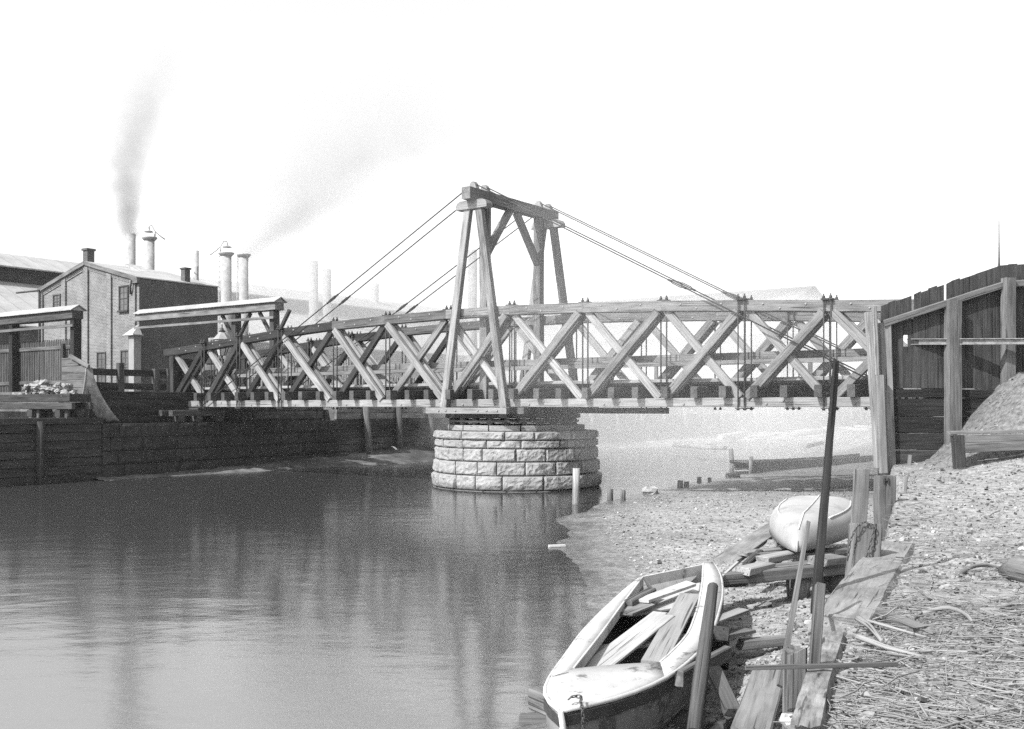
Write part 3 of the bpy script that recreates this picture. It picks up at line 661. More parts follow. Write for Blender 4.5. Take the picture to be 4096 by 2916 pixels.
m = MB(); m.tube([(x0+.1, BT-.2, EZ-.1), (x0+.1, BT-.17, ZU)], .06, n=8); m.tube([(x0-2.6, BT-.2, EZ-.02), (x0+.2, BT-.2, EZ-.05)], .06, n=8); part("downpipe", m, IRON, bb)
GLASS = plain("dusty_window_glass", .1, con=.3, sc=3, rough=.25, bump=.05, spec=.5)
def window(u0, u1, v0, v1, rows=4, cols=2):
    a, b = FT(u0, v1, BT), FT(u1, v0, BT); f = MB(); w = .09; y = BT-.04
    f.box((a.x-w, y-.03, a.z), (a.x, y+.06, b.z)); f.box((b.x, y-.03, a.z), (b.x+w, y+.06, b.z)); f.box((a.x-w, y-.031, b.z), (b.x+w, y+.06, b.z+w)); f.box((a.x, y, (a.z+b.z)/2-.03), (b.x, y+.06, (a.z+b.z)/2+.03))
    for i in range(1, rows): z = a.z+(b.z-a.z)*i/rows; f.box((a.x, y+.01, z-.012), (b.x, y+.04, z+.012), ch=.002)
    for i in range(1, cols): x = a.x+(b.x-a.x)*i/cols; f.box((x-.012, y+.008, a.z), (x+.012, y+.038, b.z), ch=.002)
    o = part("window", f, wood(.2), bb); g = MB(); g.box((a.x, y+.03, a.z), (b.x, y+.045, b.z), ch=.001, jit=0); part("pane", g, GLASS, o)
    g = MB(); g.box((a.x-.15, y-.1, a.z-.12), (b.x+.15, y+.03, a.z-.003)); part("sill", g, STONED, o)
window(217, 241, 1181, 1231, 4, 2); window(481, 511, 1146, 1242, 4, 2); window(393, 422, 1412, 1530, 5, 2); window(488, 516, 1405, 1530, 5, 2)
a, b_ = FS(694, 1240, BS), FS(736, 1165, BS); m = MB(); m.box((BS-.02, a.y, a.z), (BS+.03, b_.y, b_.z)); part("window", m, plain("blocked_window", .12, con=.3), bb)
m = MB(); c = V((RS-.5, BT+.45, RZ-.4)); m.box(c+V((-.24, -.24, 0)), c+V((.24, .24, 1.2))); m.box(c+V((-.3, -.3, 1.201)), c+V((.3, .3, 1.33))); part("chimney", m, BSd, bb)
c = FS(742, 1095, BS-.5); m = MB(); m.box((c.x-.2, c.y-.2, EZ-.1), (c.x+.2, c.y+.2, c.z+.25)); m.box((c.x-.25, c.y-.25, c.z+.251), (c.x+.25, c.y+.25, c.z+.36)); part("chimney", m, BSd, bb)
c = FS(600, 1080, RS+1.6); m = MB(); m.prism([(RS+.6, BT+2.2, RZ-.02), (RS+2.6, BT+2.2, EZ+.55), (RS+2.6, BT+3.4, EZ+.55), (RS+.6, BT+3.4, RZ-.02)], (0, 0, .16)); part("skylight", m, plain("skylight_curb", .4), bb)
# plastered niche column at the corner
nb = thing("corner_lean_to", "narrow whitewashed lean-to with a tiled cap against the brick building's corner", "lean-to", (BS+.1, BT-.5, ZU), frame=True)
pz = FT(560, 1345, BT).z; m = MB(); m.box((BS-.15, BT-.6, ZU), (BS+.36, BT-.12, pz)); part("wall", m, plain("whitewash", .3, con=.15, sc=3), nb)
m = MB(); m.prism([(BS-.45, BT-.8, pz+.01), (BS+.6, BT-.8, pz+.01), (BS+.6, BT-.1, pz+.01), (BS-.45, BT-.1, pz+.01)], (0, 0, .05)); m.add([(BS-.38, BT-.75, pz+.07), (BS+.45, BT-.75, pz+.07), (BS+.12, BT-.12, pz+.62), (BS-.1, BT-.12, pz+.62), (BS+.45, BT-.11, pz+.07), (BS-.38, BT-.11, pz+.07)], [(0, 1, 2, 3), (1, 4, 2), (0, 3, 5), (2, 4, 5, 3)]); part("roof", m, plain("pale_tile", .45, con=.4, sc=8), nb)
m = MB(); m.box((BS-.34, BT-.5, ZU), (BS-.16, BT-.2, pz)); part("door", m, wood(.3), nb)

# ---- long works shed
sh = thing("long_shed", "very long works shed with raised clerestory roof behind the brick building", "shed", (-50, 60, -.1), frame=True)
T0, T1 = 2, 190; z0, z1, z2, z3 = 6.4, 11.0, 12.35, 14.0; cs = -57.7
def quad(m, a, b, c, d): m.add([a, b, c, d], [(0, 1, 2, 3)])
for sg in (1, -1):
    X = lambda d: cs+sg*d
    m = MB(); m.prism([(X(0), T0, z3), (X(0), T1, z3), (X(4.1), T1, z2), (X(4.1), T0, z2)], (0, 0, -.12)); part("roof", m, seamroof("shed_roof", .36, 1, 1.5), sh)
    m = MB(); m.prism([(X(3.6), T0, z1), (X(3.6), T1, z1), (X(13.9), T1, z0), (X(13.9), T0, z0)], (0, 0, -.12)); part("roof", m, seamroof("shed_roof", .36, 1, 1.5), sh)
    m = MB(); m.prism([(X(3.62), T0, z1), (X(3.62), T1, z1), (X(3.62), T1, z2+.05), (X(3.62), T0, z2+.05)], (-.1*sg, 0, 0))
    m.prism([(X(3.7), T0, z1+.75), (X(3.7), T1, z1+.75), (X(3.7), T1, z1+.9), (X(3.7), T0, z1+.9)], (-.1*sg, 0, 0)); part("clerestory", m, wood(.12), sh)
    m = MB(); m.prism([(X(13.5), T0, -.1), (X(13.5), T1, -.1), (X(13.5), T1, z0), (X(13.5), T0, z0)], (-.2*sg, 0, 0)); part("wall", m, BSd, sh)
m = MB(); m.prism([(cs-13.3, T0+.1, -.1), (cs+13.3, T0+.1, -.1), (cs+13.3, T0+.1, z0), (cs+3.5, T0+.1, z1), (cs+3.5, T0+.1, z2), (cs, T0+.1, z3-.15), (cs-3.5, T0+.1, z2), (cs-3.5, T0+.1, z1), (cs-13.3, T0+.1, z0)], (0, .2, 0)); part("gable_wall", m, BSd, sh)
def shed(name, label, s0, s1, t0, t1, ze, zr, hip=0):
    a = thing(name, label, "shed", ((s0+s1)/2, (t0+t1)/2, -.1), frame=True); tm = (t0+t1)/2
    m = MB(); m.prism([(s0, t0+.4, -.1), (s1-.4, t0+.4, -.1), (s1-.4, t0+.4, ze), (s0, t0+.4, ze)], (0, .2, 0)); m.prism([(s1-.6, t0+.61, -.1), (s1-.6, t1-.4, -.1), (s1-.6, t1-.4, ze), (s1-.6, tm, zr-.2), (s1-.6, t0+.61, ze)], (.2, 0, 0)); part("wall", m, BSd, a)
    m = MB(); m.add([(s0, t0, ze), (s1, t0, ze), (s1-hip, tm, zr), (s0, tm, zr), (s0, t1, ze), (s1, t1, ze)], [(0, 1, 2, 3), (3, 2, 5, 4), (1, 5, 2)]); part("roof", m, seamroof("far_roof", .05, 0, 1.0), a)
q = toF(P(3240, 1148, 128)); shed("far_shed", "hazy gabled shed roof far beyond the right end of the bridge", q.x-62, q.x+1, q.y-9, q.y+7, q.z-2.6, q.z)
q = toF(P(2900, 1330, 100)); shed("low_shed", "low hazy shed on the far bank glimpsed through the right-hand truss panels", q.x-18, q.x+6, q.y, q.y+8, q.z-2.2, q.z)

# ---- chimney stacks
def stack(u, vtop, wpx, Y, label, lid=0, lad=False, m=None):
    p = P(u, vtop, Y); r = wpx/FP*Y/2; m = m or plain("stack_iron", .36, con=.3, sc=2)
    a = thing("chimney_stack", label, "chimney", (p.x, p.y, -.1), group="iron chimney stacks of the works")
    b = MB(); b.lathe((p.x, p.y, 0), [(r*1.05, -.1), (r, p.z-.01)], n=24); part("shaft", b, m, a)
    b = MB(); b.lathe((p.x, p.y, 0), [(r*1.02, p.z-.3), (r*1.55, p.z-.06), (r*1.55, p.z+.02), (r*.9, p.z+.03)], n=24)
    if lid or lad: part("flange", b, m, a)
    if lid:
        s_ = lid; b = MB(); b.lathe((p.x-s_*.15*r, p.y, p.z+1.1*r), [(r*.9, 0), (r*.88, .05), (r*.25, .16), (r*.2, .4), (.02, .5)], n=18); part("damper_lid", b, m, a)
        b = MB(); b.tube([(p.x+s_*r*1.1, p.y, p.z), (p.x+s_*r*1.1, p.y, p.z+1.3*r)], .07, n=6); b.tube([(p.x-s_*.15*r, p.y, p.z+1.1*r+.5), (p.x+s_*r*.5, p.y, p.z+1.1*r+.55), (p.x+s_*r*1.1, p.y, p.z+1.3*r), (p.x+s_*r*2.2, p.y, p.z+.3*r), (p.x+s_*r*3.2, p.y, p.z-.4*r)], .05, n=6); part("damper_lever", b, m, a)
    if lad:
        b = MB()
        for q in (-.18, .18): b.tube([(p.x-r-.15, p.y+q, 0), (p.x-r-.15, p.y+q, p.z)], .03, n=5)
        z = 1.0
        while z < p.z: b.tube([(p.x-r-.15, p.y-.18, z), (p.x-r-.15, p.y+.18, z)], .02, n=5); z += .45
        part("ladder", b, m, a)
    return p, r
ST1 = stack(522, 935, 39, 84, "smoking iron stack, leftmost behind the brick building's roof, without a lid")
stack(598, 950, 39, 82, "iron stack with a raised damper lid behind the brick building's roof", lid=1)
stack(785, 1002, 20, 84, "thin plain stack standing past the small roof chimney of the brick building")
stack(905, 1012, 41, 88, "thick stack with damper lid, left of the close pair right of the brick building", lid=-1, lad=True)
ST5 = stack(975, 1018, 36, 88, "smoking flanged stack, right of the close pair beyond the brick building", lad=True)
stack(1254, 1045, 36, 115, "broader of the two very faint stacks fading in the smoke left of the stay rods")
stack(1308, 1078, 33, 118, "slimmer flat-topped one of the two very faint stacks fading in the smoke")
stack(1500, 1135, 30, 130, "barely visible stack in the smoke under the left stay rods")
stack(1890, 1000, 36, 110, "faint tall stack in the smoke behind the near tower legs")
stack(2240, 1150, 14, 120, "faint slim stack behind the far tower legs")

# ---- lamp, engine, yard behind the bridge
lb = toF(P(888, 1300, 47)); lp = thing("street_lamp", "gas street lamp with a glazed lantern standing behind the bridge's left end", "lamp", (lb.x, lb.y, ZU), frame=True)
b = MB(); b.tube([(lb.x, lb.y, ZU), (lb.x, lb.y, 2.4)], [.07, .045], n=8); part("post", b, IRON, lp)
zb_ = 2.4; b = MB(); k = 6
def hexr(r, z): return [(lb.x+r*math.cos(i*math.pi/3), lb.y+r*math.sin(i*math.pi/3), z) for i in range(6)]
vs = hexr(.17, zb_)+hexr(.4, 3.13); b.add(vs, [(i, (i+1) % 6, 6+(i+1) % 6, 6+i) for i in range(6)]+[tuple(range(5, -1, -1)), tuple(range(6, 12))]); g = part("glass", b, plain("lamp_glass", .5, con=.2, rough=.15, bump=0), lp)
b = MB()
for i in range(6): b.tube([vs[i], vs[6+i]], .025, n=5); b.tube([vs[6+i], vs[6+(i+1) % 6]], .025, n=5)
part("frame", b, IRON, lp)
b = MB(); v2 = hexr(.42, 3.14)+hexr(.12, 3.5); b.add(v2, [(i, (i+1) % 6, 6+(i+1) % 6, 6+i) for i in range(6)]+[tuple(range(6, 12))]); part("lantern_roof", b, plain("lamp_roof", .3, con=.2), lp)
b = MB(); b.lathe((lb.x, lb.y, 0), [(.12, 3.5), (.17, 3.54), (.08, 3.6), (.09, 3.66), (.03, 3.7), (.03, 3.86)], n=10); part("finial", b, IRON, lp)
ec = toF(P(860, 1500, 49)); en = thing("portable_engine", "small portable steam engine with a chimney and spoked wheels behind the bridge's left end", "steam engine", (ec.x, ec.y, ZU), frame=True)
b = MB(); b.tube([(ec.x-1.0, ec.y, 1.75), (ec.x+.6, ec.y, 1.75)], .38, n=18); part("boiler", b, RUST, en)
b = MB(); fx = toF(P(853, 1400, 49)).x; b.lathe((fx, ec.y, 0), [(.2, 1.8), (.18, 3.1), (.26, 3.15), (.27, 3.35), (.22, 3.36)], n=14); part("chimney", b, plain("engine_chimney", .3), en)
for (sx, r) in ((ec.x-.7, .5), (ec.x+.35, .42)):
    for tt in (ec.y-.5, ec.y+.5):
        b = MB(); c = V((sx, tt, ZU+.12+r)); ring = [c+V((r*math.cos(a*math.pi/10), 0, r*math.sin(a*math.pi/10))) for a in range(21)]; b.tube(ring, .035, n=5)
        for a in range(8): b.tube([c, c+V((r*math.cos(a*math.pi/4), 0, r*math.sin(a*math.pi/4)))], .022, n=4)
        b.tube([c+V((0, -.08, 0)), c+V((0, .08, 0))], .08, n=8); part("wheel", b, IRON, en)
b = MB(); b.box((ec.x-.4, ec.y-.3, 2.1), (ec.x+.3, ec.y+.3, 2.35)); part("engine_bed", b, IRON, en)
yf = thing("yard_fence", "pale picket fence seen through the truss behind the left half of the bridge", "fence", (-3, 9.6, -.1), frame=True)
b = MB(); s = -9.5
while s < -.8: b.prism([(s, 10.2, -.1), (s+.09, 10.2, -.1), (s+.09, 10.2, 2.35), (s+.045, 10.2, 2.45), (s, 10.2, 2.35)], (0, .03, 0)); s += .17
part("pale", b, wood(.4), yf)
b = MB(); b.beam((-9.5, 10.15, .8), (-.8, 10.15, .8), .05, .15); b.beam((-9.5, 10.15, 2.0), (-.8, 10.15, 2.0), .05, .15); part("rail", b, wood(.4), yf)
yf2 = thing("yard_fence", "pale picket fence running along the left bank behind the middle of the bridge", "fence", (-1.6, 16, -.1), frame=True)
b = MB(); t = 10.4
while t < 34: b.prism([(-1.6, t, -.1), (-1.6, t+.09, -.1), (-1.6, t+.09, 1.5), (-1.6, t+.045, 1.6), (-1.6, t, 1.5)], (-.03, 0, 0)); t += .18
part("pale", b, wood(.45), yf2)
b = MB(); b.beam((-1.55, 10.4, .3), (-1.55, 34, .3), .05, .15); b.beam((-1.55, 10.4, 1.2), (-1.55, 34, 1.2), .05, .15); part("rail", b, wood(.45), yf2)

# ================================================================= RIGHT: APPROACH FENCE
FD = V((.985, .17, 0)).normalized(); FN = V((.17, -.985, 0)).normalized(); FC = V((8.2, 22.4, 0))
def AF(l, n, z): return FC+FD*l+FN*n+V((0, 0, z))       # along the fence, towards the camera, up
def afl(u): k = (u-UC)/FP; return (k*FC.y-FC.x)/(FD.x-k*FD.y)
def afz(u, v): l = afl(u); return -(v-VH)/FP*(FC+FD*l).y
af = thing("approach_fence", "tall dark plank fence with sloping rail and stout posts right of the bridge", "fence", AF(0, 0, -1.6))
L1 = afl(4005); tops = [(afl(3520), afz(3520, 1222)), (L1, afz(4005, 1058)), (L1+9, afz(4005, 1058)+.75)]
def ftop(l):
    for (a, za), (b, zb2) in zip(tops, tops[1:]):
        if l <= b: return za+(zb2-za)*(l-a)/(b-a)
    return tops[-1][1]
m = MB(); l = afl(3525); k = 0; hole = afl(3636)
while l < L1+9:
    w = R.uniform(.17, .24); zt_ = ftop(l)+R.uniform(-.025, .02); g = R.uniform(.002, .006); n0 = R.uniform(0, .012)
    dz = ftop(l+w)-ftop(l); zs = [(0.42, zt_)]
    if l < hole < l+w: m.prism([AF(l+.12, n0, 1.34), AF(l+w, n0, 1.34), AF(l+w, n0, 1.62), AF(l+.12, n0, 1.62)], -FN*.03); zs = [(.42, 1.35), (1.61, zt_)]
    if k in (4, 8): zs = [(.42, zt_-.55)]; m.prism([AF(l+.07, n0, zt_-.56), AF(l+w, n0, zt_-.56+dz), AF(l+w, n0, zt_+dz), AF(l+.07, n0, zt_)], -FN*.03)
    for a, b_ in zs: m.prism([AF(l+g, n0, a), AF(l+w, n0, a), AF(l+w, n0, b_+(dz if b_ > 1.7 else 0)), AF(l+g, n0, b_)], -FN*.03)
    l += w; k += 1
part("planking", m, wood(.13, con=.6, stain=.5, fine=.8), af)
m = MB(); a0 = afl(3522); ra = afz(3530, 1297); rb = afz(4005, 1140)
m.beam(AF(a0, .09, ra), AF(L1, .09, rb), .13, .15); m.beam(AF(L1+.01, .09, rb), AF(L1+9, .09, rb+.7), .13, .15); part("rail", m, wood(.3), af)
for u, n, zt_, zb2, w in ((3795, .16, afz(3795, 1205), -1.1, .33), (4015, .16, afz(4015, 1130)+.08, -.6, .26)):
    l = afl(u); m = MB(); m.beam(AF(l, n, zb2), AF(l, n, zt_), w, .2, up=FN); part("post", m, wood(.28), af)
for i in range(2): l = L1+2.8*(i+1); m = MB(); m.beam(AF(l, .16, -.4), AF(l, .16, ftop(l)-.4), .26, .2, up=FN); part("post", m, wood(.3), af)
# bulkhead planks below
lb2 = thing("lower_bulkhead", "dark bulkhead of wide horizontal planks below the tall fence, right of the bridge", "wall", AF(1.5, 0, -1.8))
zz = .40
for i, h in enumerate((.2, .42, .37, .37, .46, .45)):
    m = MB(); m.beam(AF(.1, .02+.02*(i == 0), zz-h/2), AF(5.4, .02+.02*(i == 0), zz-h/2+.01*i), .09, h-.012, up=(0, 0, 1)); part("plank", m, wood(.075 if i != 4 else .13, con=.6, stain=.5), lb2); zz -= h
gp = thing("corner_post", "tall pale corner post of three nailed boards at the bridge's right end", "post", AF(0, .2, -1.75))
def pxbeam(m, u0, v0, u1, v1, Y0, Y1, w, h, **k): m.beam(P(u0, v0, Y0), P(u1, v1, Y1), w, h, **k)
YC = 22.25
m = MB(); pxbeam(m, 3480, 1248, 3520, 1870, YC, YC-.05, .2, .2, up=(0, 1, 0)); part("board", m, wood(.5, con=.35, stain=.3), gp)
m = MB(); pxbeam(m, 3537, 1292, 3560, 2010, YC+.12, YC+.1, .26, .16, up=(0, 1, 0)); part("board", m, wood(.42, con=.4, stain=.35), gp)
m = MB(); pxbeam(m, 3518, 1500, 3534, 1892, YC-.16, YC-.16, .17, .1, up=(0, 1, 0)); part("board", m, wood(.52, con=.3, stain=.3), gp)
m = MB(); pxbeam(m, 3497, 1225, 3508, 1500, YC-.1, YC-.13, .09, .1, up=(0, 1, 0)); part("board", m, wood(.45), gp)
# steel joist through the fence
jb = MB(); a = AF(hole, -.06, 1.46); b_ = AF(hole+9, 2.1, 1.46); d = (b_-a).normalized(); sd = V((0, 0, 1)).cross(d)
jb.beam(a, b_, .02, .1, ch=.002, jit=0, seg=9)
for z in (-.06, .06): jb.beam(a+V((0, 0, z)), b_+V((0, 0, z)), .11, .018, ch=.002, jit=0, seg=9)
solo("steel_joist", jb, plain("joist_steel", .3, rough=.5, sc=10), "long horizontal steel joist poking through the dark plank fence", "joist")
m = MB(); l = afl(4007); m.tube([AF(l, -.1, afz(4007, 1090)), AF(l, -.1, afz(4007, 880))], [.03, .015], n=6); solo("thin_pole", m, WOODL, "thin upright pole standing above the fence top at the far right", "pole")
# retaining planks of the mound
rp = thing("mound_planking", "low weathered retaining planks holding the gravel mound at the right edge", "planks", P(3950, 1800, 20.2))
m = MB(); m.beam(P(3795, 1730, 20.4), P(4300, 1722, 20.0), .35, .06); part("plank", m, wood(.5), rp)
for v0, v1, w in ((1762, 1752, .2), (1795, 1778, .16)):
    m = MB(); m.beam(P(3860, v0, 20.15), P(4300, v1, 19.8), .1, w); part("plank", m, wood(.36), rp)
m = MB(); m.beam(P(3840, 1890, 20.2), P(3828, 1742, 20.3), .2, .2, up=(0, 1, 0)); part("stub_post", m, WOODD, rp)

# ================================================================= RIGHT FOREGROUND
def onbank(u, v, z0=-2.3):          # the terrain point seen at a pixel
    k, q = (u-UC)/FP, (v-VH)/FP; Y = 1.5
    while Y < 90:
        if -q*Y < bank(k*Y, Y, False): return V((k*Y, Y, bank(k*Y, Y)))
        Y += .03
    return V((k*Y, Y, -2.3))
# -- moored rowing boat -------------------------------------------------------
GA, GB = -2.39, .0384
def GP(u, v, dz=0): k = (v-VH)/FP; Y = -(GA+dz)/(GB+k); return V(((u-UC)/FP*Y, Y, -k*Y))
def resample(pts, n):
    d = [0]
    for a, b in zip(pts, pts[1:]): d.append(d[-1]+(b-a).length)
    out = []
    for i in range(n+1):
        x = d[-1]*i/n; j = 0
        while j < len(d)-2 and d[j+1] < x: j += 1
        f = (x-d[j])/max(1e-6, d[j+1]-d[j]); out.append(pts[j].lerp(pts[j+1], f))
    return out
def smooth(p, k=2):
    for _ in range(k): p = [p[0]]+[(p[i-1]+p[i]*2+p[i+1])/4 for i in range(1, len(p)-1)]+[p[-1]]
    return p
NB = 26
LO = smooth(resample([GP(*q) for q in ((2241, 2840), (2203, 2822), (2178, 2790), (2178, 2755), (2213, 2694), (2269, 2620), (2326, 2536), (2405, 2452), (2495, 2367), (2568, 2307))], NB))
RO = smooth(resample([GP(*q) for q in ((2241, 2840), (2330, 2826), (2438, 2801), (2560, 2760), (2664, 2711), (2760, 2640), (2799, 2598), (2838, 2545), (2868, 2460), (2887, 2383), (2884, 2316), (2868, 2274), (2850, 2252))], NB))
LI = smooth(resample([GP(*q) for q in ((2294, 2680), (2400, 2545), (2490, 2420), (2571, 2312))], 18), 1)
RI = smooth(resample([GP(*q) for q in ((2641, 2654), (2690, 2612), (2754, 2540), (2790, 2440), (2808, 2350), (2813, 2257))], 18), 1)
bo = thing("rowing_boat", "open white-decked rowing boat drawn up at the water's edge in the foreground", "boat", (LO[12]+RO[12])/2-V((0, 0, .5)))
PAINTW = paint("worn_white_paint", .34, .14, 4.5, .42); HULLM = paint("faded_hull_paint", .13, .06, 4.0, .46); STRK = plain("dark_strake_paint", .06, con=.3, sc=6, rough=.6)
stem_foot = LO[0]+V((.12, .32, -.5))
def hullsec(i, off=0.0, drop=.0):
    l, r = LO[i], RO[i]; f = i/NB; c = (l+r)/2; dp = (.30+.26*min(1, f*5))*(1-.12*f); keel = V((c.x, c.y, c.z-dp)); 
    if f < .12: keel = keel.lerp(LO[0]+V((.05, .1, -.45)), 1-f/.12) if i else LO[0]+V((.04, .1, -.46))
    out_ = []
    for j in range(13):
        a = j/12; side = l if a < .5 else r; x = abs(a-.5)*2; 
        w = math.sin(x*math.pi/2)**.72; hz = x**2.3
        p = V((keel.x+(side.x-keel.x)*w, keel.y+(side.y-keel.y)*w, keel.z+(side.z-keel.z)*hz))
        out_.append(p)
    return out_
secs = [hullsec(i) for i in range(NB+1)]
m = MB(); m.grid(lambda a, c: secs[round(a*NB)][round(c*12)]-V((0, 0, .03)), NB, 12)
o = part("hull", m, HULLM, bo); sd = o.modifiers.new("thickness", 'SOLIDIFY'); sd.thickness = .022; sd.offset = 0
for q in (2, 3, 4, 8, 9, 10):       # lapped strake edges
    m = MB(); m.tube([secs[i][q]-V((0, 0, .035))+(secs[i][q]-(LO[i]+RO[i])/2).normalized()*.012 for i in range(1, NB+1)], .012, n=5); part("strake", m, HULLM, o)
m = MB()
for side in (LO, RO):
    c0 = [(LO[i]+RO[i])/2 for i in range(NB+1)]
    pts = [side[i]+(side[i]-c0[i]).normalized()*.012-V((0, 0, .075)) if i else side[0]-V((0, .02, .075)) for i in range(NB+1)]
    for a, b_ in zip(pts, pts[1:]): m.beam(a, b_, .028, .075, ch=.004, jit=0)
part("rubbing_strake", m, STRK, bo)
m = MB(); m.grid(lambda a, c: secs[1+round(a*(NB-2))][1+round(c*10)]*.96+((LO[1+round(a*(NB-2))]+RO[1+round(a*(NB-2))])/2)*.04+V((0, 0, .004)), NB-2, 10); part("lining", m, wood(.1), bo)  # dark sheet added inside the hull to deepen the shade between the boards
m = MB()
for side in (LO, RO):
    c0 = [(LO[i]+RO[i])/2 for i in range(NB+1)]; m.tube([side[i]+((side[i]-c0[i]).normalized()*.012 if i else V((0, -.015, 0)))-V((0, 0, .004)) for i in range(NB+1)], .018, n=8)
part("gunwale", m, PAINTW, bo)
# decks: foredeck up to the cockpit's front, side decks along it
def nearest(pts, q): return min(range(len(pts)), key=lambda i: (pts[i]-q).length)
jl, jr = nearest(LO, GP(2205, 2705)), nearest(RO, GP(2690, 2700))
m = MB(); tk = V((0, 0, -.025)); vs = []
n0 = 10
la = resample(LO[:jl+1], n0); ra_ = resample(RO[:jr+1], n0)
FR = [LI[0].lerp(RI[0], i/8) for i in range(9)]
def fdk(a, c):
    i = round(a*(n0+1)); w = (la[min(i, n0)]-ra_[min(i, n0)]).length; return (FR[round(c*8)] if i > n0 else la[i].lerp(ra_[i], c))+V((0, 0, .04*w*c*(1-c)))
m.grid(fdk, n0+1, 8)
for A, B in ((resample(LO[jl:], 18), LI), (resample(RO[jr:], 18), RI)):
    m.grid(lambda a, c: A[round(a*18)].lerp(B[round(a*18)], c)+V((0, 0, .004)), 18, 1)
o = part("deck", m, PAINTW, bo); sd = o.modifiers.new("thickness", 'SOLIDIFY'); sd.thickness = .022; sd.offset = 0
m = MB()
for a, b_ in ((GP(2200, 2713), GP(2274, 2697)), (GP(2640, 2656), GP(2735, 2660))): m.beam(a+V((0, 0, .012)), b_+V((0, 0, .012)), .008, .006, ch=.001, jit=0)
part("deck_seam", m, STRK, bo)
for side in (LI, RI):
    m = MB()
    for a, b_ in zip(side, side[1:]): m.beam(a-V((0, 0, .03)), b_-V((0, 0, .03)), .02, .1, ch=.003, jit=0)
    part("coaming", m, PAINTW, bo)
tl, tr = LO[-1], RO[-1]; m = MB(); m.prism([tl+V((.01, .0, 0)), tr+V((-.01, 0, 0)), tr+V((-.25, -.06, -.4)), (tl+tr)/2+V((0, -.08, -.5)), tl+V((.22, -.06, -.4))], V((-.01, .04, 0))); part("transom", m, PAINTW, bo)
for i in range(5, NB, 2):
    m = MB(); m.tube([secs[i][j]+V((0, 0, .012)) for j in range(1, 12)], .014, n=5); part("rib", m, wood(.35), bo)
def inb(u, v, dz): return GP(u, v, dz)
def board(name, a, b, w, h, mt, label, cat="board", group=None, up=(0, 0, 1), **k): m = MB(); m.beam(a, b, w, h, up=up, **k); return solo(name, m, mt, label, cat, group=group)
m = MB(); m.beam(inb(2340, 2605, -.16), inb(2790, 2545, -.16), .2, .025); part("thwart", m, PAINTW, bo)
m = MB(); m.beam(inb(2490, 2455, -.13), inb(2800, 2405, -.1), .26, .025); part("thwart", m, PAINTW, bo)
m = MB(); m.prism([inb(2470, 2462, -.12), inb(2560, 2440, -.12), inb(2790, 2390, -.1), inb(2800, 2330, -.1), inb(2585, 2372, -.1)], (0, 0, -.025)); part("stern_seat", m, PAINTW, bo)
LB = wood(.68, con=.25, stain=.2)
board("loose_board", inb(2290, 2730, -.15)+V((0, 0, .02)), inb(2640, 2468, -.1)+V((0, 0, .04)), .15, .025, LB, "long pale board lying along the rowing boat's middle, left of the dark gap", group="loose boards in the boat")
board("loose_board", inb(2370, 2712, -.15)+V((0, 0, .02)), inb(2672, 2480, -.1)+V((0, 0, .04)), .15, .025, LB, "split-ended board beside the dark gap in the boat's middle", group="loose boards in the boat")
board("loose_board", inb(2615, 2660, -.13)+V((0, 0, .02)), inb(2760, 2390, -.07)+V((0, 0, .03)), .22, .028, LB, "wide smooth board along the right side inside the rowing boat", group="loose boards in the boat")
m = MB(); q = [inb(u, v, -.02) for u, v in ((2540, 2408), (2595, 2412), (2785, 2345), (2745, 2333))]; m.prism(q, (0, 0, .03)); solo("rudder_blade", m, PAINTW, "white flat rudder blade lying across the stern of the rowing boat", "rudder")
m = MB(); q = [inb(u, v, -.05) for u, v in ((2475, 2460), (2530, 2462), (2620, 2425), (2590, 2415), (2520, 2425))]; m.prism(q, (0, 0, .02)); solo("paddle_blade", m, wood(.45), "rounded grey paddle blade lying under the white rudder in the boat", "paddle")
board("wood_block", inb(2512, 2420, -.02), inb(2608, 2368, -.02), .1, .1, wood(.3), "short squared grey block lying at the left of the boat's stern", "block")
m = MB(); c = P(2670, 2747, (RO[9].y)-.03); c = RO[9]+V((.02, -.035, -.08)); 
rg = [c+V((.045*math.cos(a*math.pi/6), 0, .045*math.sin(a*math.pi/6))) for a in range(13)]; m.tube(rg, .014, n=5); part("fairlead_ring", m, IRONL, bo)
m = MB(); m.tube([LO[0]+V((0, -.03, .0)), LO[0]+V((.03, 0, -.2)), LO[0]+V((.05, .08, -.46))], [.02, .03, .03], n=6); part("stem_band", m, PAINTW, bo)
def chain(name, pts, r, label, mt=RUST):
    m = MB(); ps = resample([V(p) for p in pts], max(6, int(sum((b-a).length for a, b in zip(pts, pts[1:]))/(r*2.6))))
    for i, (a, b) in enumerate(zip(ps, ps[1:])):
        d = (b-a).normalized(); up = d.orthogonal().normalized(); sd = d.cross(up)
        if i % 2: up, sd = sd, up
        c = (a+b)/2; L = (b-a).length*.68; m.tube([c+d*L*math.cos(x*math.pi/4)+up*r*.8*math.sin(x*math.pi/4) for x in range(9)], r*.3, n=5)
    return solo(name, m, mt, label, "chain")
cb = GP(2275, 2797, .06); chain("mooring_chain", [cb, cb+V((.03, .05, .01)), cb+V((.09, .03, .01)), GP(2322, 2806, .06), GP(2330, 2826, .06)+V((0, -.05, -.02)), GP(2330, 2826, 0)+V((.0, -.06, -.2)), GP(2328, 2826, 0)+V((0, -.05, -.5))], .016, "iron chain hanging over the foredeck of the near rowing boat")
# keel block and skids under the boat
board("skid_timber", G(2152, 2785, -2.35), G(2300, 2850, -2.35), .2, .17, wood(.5), "pale squared block jutting out beyond the near boat's left bow", "timber")
a = G(2130, 2870, WATER); m = MB(); m.tube([a+V((-.1, -.1, -.05)), a+V((1.4, -.35, .05))], .12, n=9, wob=.1); solo("log", m, wood(.2), "dark wet log under the bow of the near rowing boat", "log")
